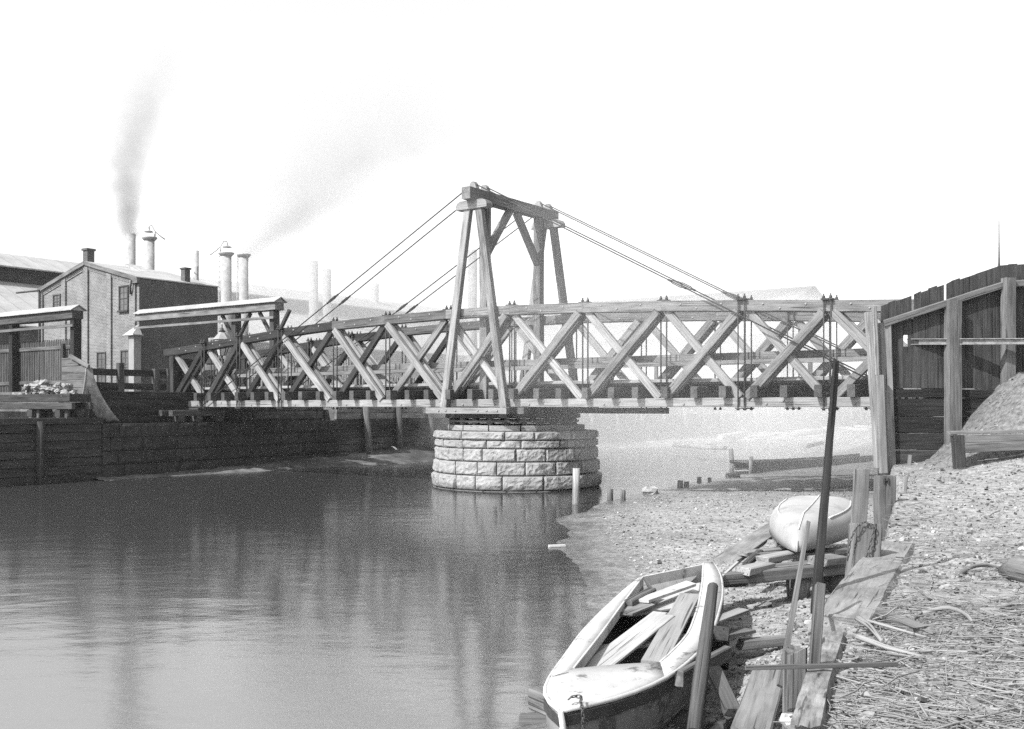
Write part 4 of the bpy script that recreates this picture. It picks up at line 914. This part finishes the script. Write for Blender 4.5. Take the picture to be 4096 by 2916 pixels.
# round pole leaning on the boat
board_p = MB(); board_p.tube([G(2775, 2930, -2.35), G(2800, 2740, -2.1), P(2852, 2345, 8.55)], [.055, .06, .045], n=9, wob=.03); solo("round_pole", board_p, wood(.2), "dark round pole leaning on the right side of the near rowing boat", "pole")
# props and debris right of the boat
for (a, b_, w, h, mt, lab) in ((G(2815, 2500, -2.05), G(2975, 2440, -2.05), .13, .03, WOODW, "pale splintered board end wedged against the boat's right side"),
        (G(2720, 2715, -2.1), G(2910, 2610, -2.1), .07, .12, wood(.45), "short pale plank propping the near boat's right side, sawn end up"),
        (G(2930, 2850, -2.3), G(2855, 2690, -2.1), .12, .1, wood(.28), "slanting grey prop leaning under the near boat's right side"),
        (G(2880, 2650, -2.4), G(2880, 2535, -2.05), .16, .16, WOODD, "short dark upright stake beside the boat's right quarter"),
        (G(2870, 2545, -2.2), G(3000, 2520, -2.2), .15, .035, wood(.35), "flat grey plank on the mud behind the boat's right quarter"),
        (G(2960, 2580, -2.32), G(3140, 2560, -2.32), .1, .1, wood(.36), "narrow squared batten lying on the gravel near the leaning lath")):
    board("scrap_board", a, b_, w, h, mt, lab, "board", "scrap boards around the boat", ends=.02)
# big weathered baulks along the bank edge
def baulk(pts, w, h, mt, label, name="weathered_baulk", jag=.06):
    m = MB(); pts = [V(p) for p in pts]; ps = resample(pts, 34); vs, fs, gs = [], [], []; o = R.random()*50; d = (ps[-1]-ps[0]).normalized(); sd = V((0, 0, 1)).cross(d).normalized(); n = 14
    for i, p in enumerate(ps):
        for j in range(n):
            a = 2*math.pi*j/n; y = max(-.5, min(.5, .62*math.cos(a)))*w; z = max(-.5, min(.5, .62*math.sin(a)))*h
            k = 1+.07*nz((i*.3, j*.8, o))+.05*nz((i*.9, j*1.9, o+5))
            e = (R.uniform(-jag, jag)+.05*nz((j, o, 2))) if i in (0, len(ps)-1) else 0
            vs.append(p+sd*y*k+V((0, 0, z*k))+d*e); gs.append(V((i*.25+o, y, z)))
    for i in range(len(ps)-1):
        for j in range(n): fs.append((i*n+j, i*n+(j+1) % n, i*n+n+(j+1) % n, i*n+n+j))
    fs.append(tuple(range(n-1, -1, -1))); fs.append(tuple(range((len(ps)-1)*n, len(ps)*n))); m.add(vs, fs, gs); return solo(name, m, mt, label, "timber")
BAULK = wood(.5, con=.4, bump=1.0, stain=.35, fine=.7)
baulk([G(3370, 2560, -1.72), G(3480, 2375, -1.72), G(3578, 2225, -1.72)], .5, .34, BAULK, "huge weathered squared timber with ragged ends along the top of the bank edge")
baulk([G(3225, 3000, -1.66), G(3268, 2800, -1.66), G(3335, 2600, -1.68)], .17, .26, wood(.5, con=.6, bump=1.0), "rotten narrow timber at the bank edge between the stump and the twigs", jag=.1)
board("foot_plank", G(3005, 2940, -2.12), G(3080, 2690, -2.12), .26, .09, wood(.5, con=.4), "wide pale plank lying beside the near stump, scattered with grit", "plank")
m = MB(); m.lump(onbank(2935, 2965)+V((0, 0, .04)), (.2, .17, .13), seed=5, n=14, m=9, rough=.4); solo("mossy_stump", m, plain("mossy_stump", .06, con=.7, sc=14, bump=1), "low dark mossy stump at the bottom edge right of the near boat", "stump")
def post(px, z0, w, h, mt, label, lean=(0, 0), name="mooring_post", taper=1.0, group=None, up=(0, 1, 0), ends=.03):
    (u0, v0), Y = px[0], px[1]; a = P(u0, v0, Y); top = a; b_ = V((a.x+lean[0], a.y+lean[1], z0)); m = MB(); m.beam(b_, top, w, h, up=up, ends=ends, seg=.3, jit=.01); return solo(name, m, mt, label, "post", group=group)
post(((3185, 2600), 6.1), -2.6, .12, .12, wood(.36, con=.8, bump=1.0), "thick rotten timber post at the bottom of the photo, split and grooved", name="mooring_post", lean=(-.06, -.1))
post(((3277, 2345), 6.0), -1.95, .06, .04, wood(.26, con=.6), "upright flat brown board with a nailed cap, against the thick rotten post", lean=(-.09, -.06), name="upright_board")
board("lath", P(2982, 2671, 5.8), P(3590, 2656, 5.85), .02, .026, wood(.26), "thin squared lath lying level across the stump and twigs", "lath")
m = MB(); a, b_ = P(3345, 1455, 9.4), P(3262, 2440, 8.3); b_.z = min(b_.z, -1.62); pts = [a.lerp(b_, i/10) for i in range(11)]
for p, q in zip(pts, pts[1:]): pass
m.beam(b_, a, .072, .06, up=(0, 1, 0), taper=.7, jit=.004, ends=.06, seg=.35); solo("dark_mast", m, wood(.05, con=.9, stain=.5), "tall dark square mast leaning upright in the right foreground, splintered at its top", "mast")
m = MB(); a, b_ = P(3234, 2087, 7.6), P(3120, 2745, 6.6); m.beam(b_, a, .042, .025, up=(0, 1, 0), taper=.7); solo("leaning_lath", m, wood(.3, con=.6), "slim flat lath leaning beside the dark mast", "lath")
post(((3450, 1873), 13.2), -2.35, .20, .05, wood(.42, con=.3), "wide pale plank standing upright behind the chained post", lean=(-.12, 0), name="standing_plank")
post(((3462, 2100), 10.6), -2.35, .28, .24, wood(.36, con=.6), "stout weathered post with a rusty chain looped over its top", lean=(-.12, -.1), name="chained_post")
post(((3540, 1905), 16.0), -2.35, .28, .24, wood(.36, con=.4), "squared post with a notched top standing under the pale corner post", name="notched_post")
nps = C.objects[-1]; m = MB(); q = P(3545, 1922, 15.86)
m.beam(q+V((-.03, 0, -.045)), q+V((-.03, 0, .045)), .016, .03, up=(0, 1, 0)); m.beam(q+V((.03, 0, -.045)), q+V((.03, 0, .045)), .016, .03, up=(0, 1, 0)); m.beam(q+V((-.021, 0, 0)), q+V((.021, 0, 0)), .016, .028, up=(0, 1, 0)); part("iron_staple", m, IRON, nps)
c = P(3462, 2100, 10.45); chain("looped_chain", [P(3390, 2240, 10.45), P(3402, 2160, 10.42), P(3425, 2110, 10.42), c+V((-.02, 0, .035)), P(3500, 2103, 10.45), P(3485, 2160, 10.42), P(3465, 2230, 10.42), P(3450, 2270, 10.42)], .015, "rusty chain draped over the stout post beside the overturned boat")
# platform with planks
pl = thing("landing_stage", "ruined low landing stage of loose planks and timbers beside the overturned boat", "landing stage", G(3150, 2320, -2.3))
for (a, b_, w, h, mt) in ((G(2885, 2316, -2.02), G(3385, 2272, -2.02), .12, .14, wood(.42)), (G(3010, 2280, -1.98), G(3390, 2240, -1.98), .22, .06, wood(.4)), (G(3040, 2225, -1.97), G(3390, 2200, -1.97), .25, .06, wood(.42)), (G(2970, 2215, -2.0), G(3180, 2195, -2.0), .2, .06, wood(.5)), (G(3050, 2240, -1.93), G(3175, 2215, -1.93), .2, .08, WOODW), (G(2975, 2285, -1.94), G(3070, 2262, -1.94), .2, .09, WOODW), (G(3270, 2245, -1.9), G(3350, 2235, -1.9), .3, .1, wood(.36)), (G(3090, 2170, -2.02), G(3400, 2140, -2.02), .24, .06, wood(.4))):
    m = MB(); m.beam(a, b_, w, h, ends=.04); part("plank", m, mt, pl)
m = MB(); m.prism([G(2890, 2318, -2.1), G(3030, 2303, -2.1), G(2980, 2345, -2.26), G(2890, 2352, -2.26)], (0, .1, 0)); part("fascia", m, wood(.2), pl)
for u, v in ((3195, 2300), (3345, 2285)): m = MB(); p = G(u, v, -2.08); m.tube([p+V((0, .05, -.45)), p+V((0, .02, 0))], [.13, .16], n=10, wob=.08); part("pile", m, wood(.3, con=.6), pl)
m = MB(); m.beam(G(2985, 2265, -2.05), G(3040, 2215, -1.98), .1, .12); part("bracket", m, wood(.25), pl)
board("gang_plank", G(2895, 2248, -2.08), G(3125, 2092, -2.05), .36, .06, wood(.48, con=.3), "long wide plank sloping from the landing stage's left corner to the overturned boat", "plank")
board("stick", G(2885, 2310, -1.98), G(2950, 2250, -1.9), .03, .03, LB, "pale stick leaning on the landing stage's left corner", "stick")
# overturned boat
ax0, ax1 = G(3186, 2222, -1.9), G(3425, 2045, -1.88); ax1 = ax0+V((.36, .93, .01)).normalized()*3.9; ax = (ax1-ax0); LBt = ax.length; axd = ax.normalized(); axs = V((axd.y, -axd.x, 0))
ob = thing("overturned_boat", "pale overturned dinghy lying keel up on the landing stage", "boat", (ax0+ax1)/2)
def obh(a, c):
    w = .66*(math.sin(min(1, max(.0005, a*1.25))*math.pi/2)**.8)*(1-.25*max(0, a-.75)*4*.25); h = .42*(.62+.38*min(1, a*4)) ; th = math.pi*c
    y = math.cos(th); z = math.sin(th); y = math.copysign(abs(y)**.62, y); rk = .32*(1-min(1, a*3.5))*(z)
    return ax0+axd*(LBt*a+rk*.8)+axs*(w*y)+V((0, 0, .02+h*z**.62-.05*z*a+.1*(a-.5)**2))
m = MB(); m.grid(obh, 26, 20); o = part("hull", m, paint("pale_hull_paint", .27, .2, 2.5, .40), ob); sd = o.modifiers.new("thickness", 'SOLIDIFY'); sd.thickness = .025
m = MB(); m.tube([obh(a/20, .5)+V((0, 0, .006)) for a in range(0, 21)], .012, n=6); part("keel", m, plain("pale_keel", .6, con=.2), ob)
for c in (.26, .74): m = MB(); m.tube([obh(a/20, c)+V((0, 0, .008)) for a in range(6, 20)], .014, n=5); part("bilge_strip", m, plain("pale_keel", .6, con=.2), ob)
m = MB(); m.prism([obh(1, c/10) for c in range(11)], axd*.03); part("transom", m, PAINTW, ob)
# dark scow on the far mud
sc0, sc1 = G(3014, 1887, -2.6), P(3520, 1850, 43.5); d = sc1-sc0; d.z = 0; Ls = d.length; d.normalize(); sdv = V((-d.y, d.x, 0)); sw = thing("flat_scow", "long low dark flat-bottomed scow grounded on the mud beyond the bridge", "boat", (sc0+sc1)/2)
prof = [(-.25, .42), (-.25, .30), (0, .25), (0.02, 0), (Ls*.62, 0), (Ls*.85, .12), (Ls, .38), (Ls, .55), (Ls*.7, .45), (Ls*.3, .40)]
SCM = plain("tarred_scow", .09, con=.3, sc=3)
for o_ in (0, 1.15): m = MB(); m.prism([sc0+d*a+V((0, 0, b))+sdv*o_ for a, b in prof], sdv*.06); part("side", m, SCM, sw)
m = MB(); m.prism([sc0+d*.03+sdv*.07+V((0, 0, .05)), sc0+d*Ls*.62+sdv*.07+V((0, 0, .05)), sc0+d*Ls*.62+sdv*1.14+V((0, 0, .05)), sc0+d*.03+sdv*1.14+V((0, 0, .05))], (0, 0, .04)); m.prism([sc0-d*.2+sdv*.07+V((0, 0, .34)), sc0+d*.6+sdv*.07+V((0, 0, .36)), sc0+d*.6+sdv*1.14+V((0, 0, .36)), sc0-d*.2+sdv*1.14+V((0, 0, .34))], (0, 0, .04)); part("bottom", m, WOODM, sw)
for f in (.5, .75): m = MB(); m.box(sc0+d*Ls*f+V((0, 0, .36)), sc0+d*Ls*f+sdv*1.1+V((.2, 0, .4))); part("thwart", m, WOODM, sw)
# stubs and piles in the shallows
def pile(u, vt, vb, wpx, label, z=WATER, mt=None, name="pile_stump", lean=0):
    b = G(u, vb, z); t = P(u+lean, vt, b.y); r = wpx/FP*b.y/2; m = MB(); m.tube([b-V((0, 0, .4)), b.lerp(t, .5), t], [r*1.05, r, r*.95], n=10, wob=.07); return solo(name, m, mt or wood(.3, con=.7), label, "pile", group="old pile stumps in the shallows")
pile(2303, 1873, 2016, 30, "pale upright pile standing in the water right in front of the stone pier", mt=wood(.5), lean=3)
pile(2441, 1956, 2000, 24, "left one of two short stumps right of the stone pier"); pile(2492, 1960, 2002, 22, "right one of two short stumps right of the stone pier")
pile(2721, 1922, 1954, 24, "broad dark double stump, its left half"); pile(2746, 1926, 1952, 22, "broad dark double stump, its right half")
pile(2797, 1908, 1932, 18, "small dark stump at the mud's edge, left of two"); pile(2838, 1910, 1930, 16, "small dark stump at the mud's edge, right of two")
pile(2929, 1795, 1872, 20, "tall pale knotty pile beyond the stumps, left of the scow", mt=wood(.5), lean=-6)
pile(3003, 1825, 1893, 17, "pale mooring pile at the dark scow's left end", mt=wood(.5), lean=2)
for u0, u1, v, lab in ((2905, 2925, 1905, "short pale log floating at the mud's edge, left of two"), (2932, 2958, 1904, "short pale log at the mud's edge, right of two")):
    m = MB(); m.tube([G(u0, v, WATER+.08), G(u1, v, WATER+.08)], .13, n=9, wob=.06); solo("log", m, wood(.45), lab, "log")
m = MB(); m.lump(G(2600, 1965, WATER+.1), (.28, .2, .16), seed=3, rough=.5, n=9); solo("boulder", m, plain("boulder", .4), "small pale boulder at the waterline between the stumps", "stone")
m = MB(); m.beam(G(2195, 2184, WATER+.02), G(2260, 2182, WATER+.02), .1, .04); solo("floating_board", m, LB, "small pale board floating alone on the river", "board")
# far logs on the mudflats
for (u0, v0, u1, v1, r, lab) in ((3180, 1700, 3500, 1712, .28, "uppermost long pale log of the raft under the bridge's right end"), (3180, 1712, 3480, 1722, .28, "second pale log of the raft under the bridge's right end"), (3175, 1732, 3330, 1722, .25, "short pale log lying across the raft's left end"), (2880, 1748, 3020, 1727, .22, "pale log stranded slantwise on the mud below the bulkhead"), (3215, 1785, 3290, 1772, .15, "dark slanting log on the mud flat near the mast"), (2700, 1778, 2900, 1792, .16, "low half-sunk log at the mud flat's left edge")):
    m = MB(); m.tube([G(u0, v0, -2.2), G((u0+u1)/2, (v0+v1)/2, -2.18), G(u1, v1, -2.2)], [r, r*.95, r*.8], n=8, wob=.05); solo("stranded_log", m, wood(.5), lab, "log", group="logs stranded on the far mud")
# outfall spout
m = MB(); q = FS(1555, 1760, -.2); m.grid(lambda a, c: V((q.x+.2+.3*a, q.y+(c-.5)*(.12+.15*a)+.5*a, q.z-.3-.65*a**1.6)), 8, 3); solo("outfall_water", m, plain("white_water", .85, con=.05), "thin white spout of water falling from the timber bulkhead", "outfall", frame=True)

# ---- driftwood, twigs, chips
def limb(pts, r, lab, mt=None, name="driftwood_branch"):
    m = MB(); ps = resample([onbank(u, v)+V((0, 0, h)) for u, v, h in pts], 10); m.tube(smooth(ps, 1), [r*(1-.5*i/10) for i in range(11)], n=7, wob=.08); return solo(name, m, mt or wood(.45, con=.5), lab, "branch", group="driftwood branches on the bank")
limb([(3340, 2475, .12), (3450, 2540, .1), (3560, 2560, .05), (3720, 2575, .03)], .022, "pale forked branch lying off the end of the huge timber")
limb([(3430, 2605, .1), (3550, 2630, .06), (3700, 2655, .03)], .022, "long straight pale branch among the twigs below the lath's end")
limb([(3690, 2480, .05), (3790, 2478, .1), (3870, 2500, .08), (3910, 2540, .02)], .02, "pale curved branch arching over the twig pile")
limb([(3830, 2307, .02), (3890, 2288, .06), (3960, 2282, .06), (4010, 2286, .02)], .028, "dark bent branch lying on bare ground at the right")
limb([(3650, 2500, .03), (3680, 2480, .05), (3700, 2470, .05)], .018, "short dark stub of branch beside the split slab")
limb([(3430, 2535, .1), (3480, 2570, .12), (3530, 2605, .06)], .025, "thick broken grey branch leaning over the hollow under the huge timber")
limb([(3560, 2100, .02), (3600, 2110, .03), (3670, 2108, .02)], .02, "short bleached root lying at the fence corner")
limb([(3985, 2455, .03), (4040, 2440, .05), (4120, 2420, .05)], .022, "thin dark branch at the right edge by the pale slab")
board("split_slab", onbank(3400, 2480)+V((0, 0, .12)), onbank(3700, 2555)+V((0, 0, .04)), .14, .05, wood(.42, con=.6), "long split slab of wood lying slantwise over the twigs", "slab", ends=.06)
board("bark_slab", onbank(3945, 2460)+V((0, 0, .05)), onbank(4020, 2490)+V((0, 0, .03)), .12, .03, WOODW, "short pale pointed slab on the bare ground at the right", "slab", ends=.05)
m = MB(); a, b_ = onbank(4010, 2310), onbank(4180, 2350); m.tube([a+V((0, 0, .06)), a.lerp(b_, .4)+V((0, 0, .1)), b_+V((0, 0, .1))], [.05, .13, .14], n=10, wob=.08); solo("log", m, wood(.42, con=.5), "thick pale split log entering from the right edge", "log")
for (u, v, h, lab) in ((3635, 1860, .22, "small upright squared stake by the dark bulkhead's foot"), (3615, 1975, .28, "pale split stake standing in the bank near the corner post")):
    p = onbank(u, v); m = MB(); m.beam(p-V((0, 0, .1)), p+V((.03, 0, h)), .07, .06); solo("stake", m, wood(.5), lab, "stake")
board("scrap_timber", onbank(3655, 1835)+V((0, 0, .1)), onbank(3720, 1812)+V((0, 0, .12)), .1, .12, wood(.45), "short pale timber lying against the dark bulkhead's foot", "timber")
def scatter(name, n, ymin, ymax, fn, size, mt, label, cat):
    m = MB(); k = 0
    while k < n:
        y = ymin+(ymax-ymin)*R.random()**1.7; x0_, x1_ = fn(y); x = R.uniform(x0_, x1_)
        if x1_ <= x0_: continue
        if abs(x/y) > .56: k += 1; continue
        if not size(m, x, y): continue
        k += 1
    return solo(name, m, mt, label, cat, base=(0, 0, 0), kind="stuff")
def chip(lo, hi):
    def f(m, x, y):
        r = (lo+(hi-lo)*R.random()**2)*(1+R.random()**4*1.6)*(.75+y*.02); z = bank(x, y); a0 = R.random()*6; n = R.choice((4, 5, 6)); tilt = V((R.gauss(0, .4), R.gauss(0, .4), 1)).normalized()
        ax_ = tilt.orthogonal().normalized(); ay = tilt.cross(ax_); e = R.uniform(.45, 1); c = V((x, y, z+.004+r*.15)); h = r*R.uniform(.12, .5)
        ring = [c+ax_*r*math.cos(a0+i*6.283/n)*R.uniform(.7, 1.1)+ay*r*e*math.sin(a0+i*6.283/n)*R.uniform(.7, 1.1) for i in range(n)]
        vs = [p-tilt*h for p in ring]+[p+tilt*h*.5 for p in ring]; m.add(vs, [tuple(range(n, 2*n))]+[(i, (i+1) % n, n+(i+1) % n, n+i) for i in range(n)]); return True
    return f
CH = plain("bank_chips", .34, con=.5, sc=17)
scatter("beach_chips", 9000, 6, 30, lambda y: (interp(SHORE, y)+.9, interp(EDGE, y)-.1), chip(.008, .022), CH, "loose shingle and wood chips strewn over the muddy beach", "shingle")
scatter("bank_chips", 11000, 4.6, 25, lambda y: (interp(EDGE, y)+.1, interp(EDGE, y)+1.5+y*.45), chip(.007, .02), CH, "loose chips and gravel strewn over the upper bank", "gravel")
CHD = plain("dark_chips", .13, con=.5, sc=17)
scatter("dark_chips", 7000, 4.6, 25, lambda y: (interp(EDGE, y)+.1, interp(EDGE, y)+1.5+y*.45), chip(.008, .026), CHD, "dark bark chips and clinker strewn over the upper bank", "gravel")
scatter("dark_shingle", 2500, 6, 30, lambda y: (interp(SHORE, y)+1.2, interp(EDGE, y)-.1), chip(.008, .022), CHD, "dark bark chips strewn over the muddy beach", "shingle")
def clod(m, x, y): r = R.uniform(.015, .05)*(1+R.random()**3); m.lump((x, y, bank(x, y)), (r, r*.8, r*.6), seed=R.random()*50, n=7, m=4, rough=.6, rot=R.random()*3); return True
scatter("bank_stones", 900, 4.6, 22, lambda y: (interp(EDGE, y)-.8, interp(EDGE, y)+1.5+y*.45), clod, plain("clods", .3, con=.5, sc=11), "small stones and clods of earth lying about the bank", "stones")
def twig(m, x, y):
    z = bank(x, y); L = R.uniform(.08, .32)*(1+1.2*R.random()**5); a = R.choice((R.gauss(-.3, .5), R.gauss(.5, .8), R.random()*6.3)); d = V((math.cos(a), math.sin(a), R.gauss(.03, .10))); p = V((x, y, z+.012+abs(R.gauss(0, .025)))); q = d.cross(V((0, 0, 1)))
    m.tube([p-d*L/2, p+q*R.gauss(0, .012), p+d*L/2], [.0028*R.choice((.6, .8, 1, 1, 1.4, 2.2))]*3, n=4, cap=False); return True
def twfn(y): e = interp(EDGE, y); return (e+.25, e+2.4)
scatter("twig_litter", 1500, 4.7, 8.3, twfn, twig, wood(.55, con=.4), "tangled litter of dry twigs and reed stalks on the near bank", "twigs")
def stick(m, x, y):
    z = bank(x, y); L = R.uniform(.25, .8); a = R.choice((R.gauss(-.3, .5), R.gauss(.9, .7), R.gauss(2.4, .4))); d = V((math.cos(a), math.sin(a), R.gauss(0, .06))); p = V((x, y, z+.02+abs(R.gauss(0, .035)))); q = d.cross(V((0, 0, 1))); r = R.uniform(.0025, .0055)
    m.tube([p-d*L/2, p-d*L*.15+q*R.gauss(0, .02), p+d*L*.2+q*R.gauss(0, .02), p+d*L/2], [r, r, r*.8, r*.5], n=5); return True
scatter("stick_litter", 120, 4.8, 7.8, lambda y: (interp(EDGE, y)+.35, interp(EDGE, y)+2.0), stick, wood(.6, con=.4), "bleached sticks heaped on the near bank", "sticks")
scatter("straw_litter", 1600, 8, 24, lambda y: (interp(EDGE, y)+.1, interp(EDGE, y)+1+y*.3), twig, wood(.5, con=.4), "sparse straw and twigs on the bank up to the fence", "straw")

def flat_debris():
    m = MB(); k = 0
    for u, v, rx, ry, h, rot in ((2960, 1752, 13, 7, .34, .55), (3330, 1735, 14, 9, .5, .6)):
        c = G(u, v, WATER); fn = blobflat(c.x, c.y, rx, ry, h, rot, k); k += 1
        for i in range(260 if rx > 9 else 60):
            p = fn(R.random(), math.sqrt(R.random())*.93); L = R.uniform(.3, 2.2)*(1 if rx > 9 else .4); a = R.gauss(.3, .5); d = V((math.cos(a), math.sin(a), 0)); r = R.uniform(.02, .07)
            m.tube([p-d*L/2+V((0, 0, r*.6)), p+d*L/2+V((0, 0, r*.6+R.uniform(0, .08)))], r, n=5)
    solo("flood_debris", m, wood(.4, con=.7), "strewn driftwood and flood debris on the mud flats", "debris", base=(0, 0, 0), kind="stuff")
flat_debris()
# ================================================================= AIR AND SMOKE
def ell(name, c, r, dens, label, alb=.95, n=32, m_=18, rot=0):
    b = MB(); b.lump(c, r, seed=len(label) % 17, n=n, m=m_, rough=.22, smooth=True, rot=rot); o = solo(name, b, volmat(name, dens, alb), label, "smoke", base=V(c), kind="stuff"); return o
hz = MB(); hz.add([(x, y, z) for x in (-330, 330) for y in (-60, 330) for z in (-5, 55)], [(0, 1, 3, 2), (4, 6, 7, 5), (0, 4, 5, 1), (2, 3, 7, 6), (0, 2, 6, 4), (1, 5, 7, 3)])
solo("haze", hz, volmat("haze", .0002), kind="stuff", base=(0, 0, -5))
ell("smoke_bank", (-6, 125, 8), (46, 45, 20), .012, "broad bank of drifting smoke hiding the far works behind the bridge")
ell("smoke_bank", (16, 60, -.5), (20, 27, 6.5), .016, "pale smoke lying over the river beyond the bridge's right half")
ell("smoke_bank", (8, 30, 3.0), (9, 6.5, 7), .013, "thin veil of smoke drifting round the bridge's tower")
ell("smoke_bank", (-17, 112, 21), (17, 14, 17), .013, "thin grey smoke hanging in the sky left of the bridge's tower", alb=.5)
def plume(base, H, ax_, bx, cy, r0, r1, D, alb, label, nsc=.5):
    m = bpy.data.materials.new("smoke_plume"); m.use_nodes = True; n = m.node_tree; n.nodes.clear()
    o = n.nodes.new("ShaderNodeOutputMaterial"); p = n.nodes.new("ShaderNodeVolumePrincipled"); p.inputs["Color"].default_value = (alb, alb, alb, 1); n.links.new(p.outputs[0], o.inputs["Volume"])
    tc = N(n, "ShaderNodeTexCoord"); sx = N(n, "ShaderNodeSeparateXYZ"); n.links.new(tc.outputs["Object"], sx.inputs[0])
    def M(op, a, b=None, c=None):
        x = n.nodes.new("ShaderNodeMath"); x.operation = op
        for i, q in enumerate((a, b, c)):
            if q is None: continue
            if isinstance(q, (int, float)): x.inputs[i].default_value = q
            else: n.links.new(q, x.inputs[i])
        return x.outputs[0]
    X, Y, Z = sx.outputs
    dx = M('SUBTRACT', X, M('ADD', M('MULTIPLY', Z, ax_), M('MULTIPLY', M('MULTIPLY', Z, Z), bx))); dy = M('SUBTRACT', Y, M('MULTIPLY', Z, cy)); r = M('MULTIPLY_ADD', Z, r1, r0)
    d = M('DIVIDE', M('SQRT', M('ADD', M('MULTIPLY', dx, dx), M('MULTIPLY', dy, dy))), r)
    nn = N(n, "ShaderNodeTexNoise", i_Scale=nsc, i_Detail=3.0); n.links.new(tc.outputs["Object"], nn.inputs["Vector"])
    k = M('SUBTRACT', 1.0, M('ADD', d, M('MULTIPLY', M('SUBTRACT', nn.outputs[0], .5), 1.0)))
    k = M('POWER', M('MAXIMUM', k, 0.0), 1.4); fade = M('MAXIMUM', M('SUBTRACT', 1.0, M('DIVIDE', Z, H)), 0.0)
    n.links.new(M('MULTIPLY', M('MULTIPLY', k, M('DIVIDE', D, r)), fade), p.inputs["Density"])
    b = MB(); b.tube([base+V((ax_*z+bx*z*z, cy*z, z)) for z in (H*i/16 for i in range(17))], [1.35*(r0+r1*H*i/16) for i in range(17)], n=14)
    return solo("smoke_plume", b, m, label, "smoke", base=base, kind="stuff")
p, r = ST1; plume(p-V((0, 0, .3)), 18, -.256, .0253, .15, .9, .2, 2.2, .4, "grey smoke plume rising straight from the leftmost stack", .6)
p, r = ST5; plume(p-V((0, 0, .3)), 20, .95, .0, .4, 1.1, 1.0, 1.3, .4, "broad thin smoke drifting right from the flanged stack", .3)
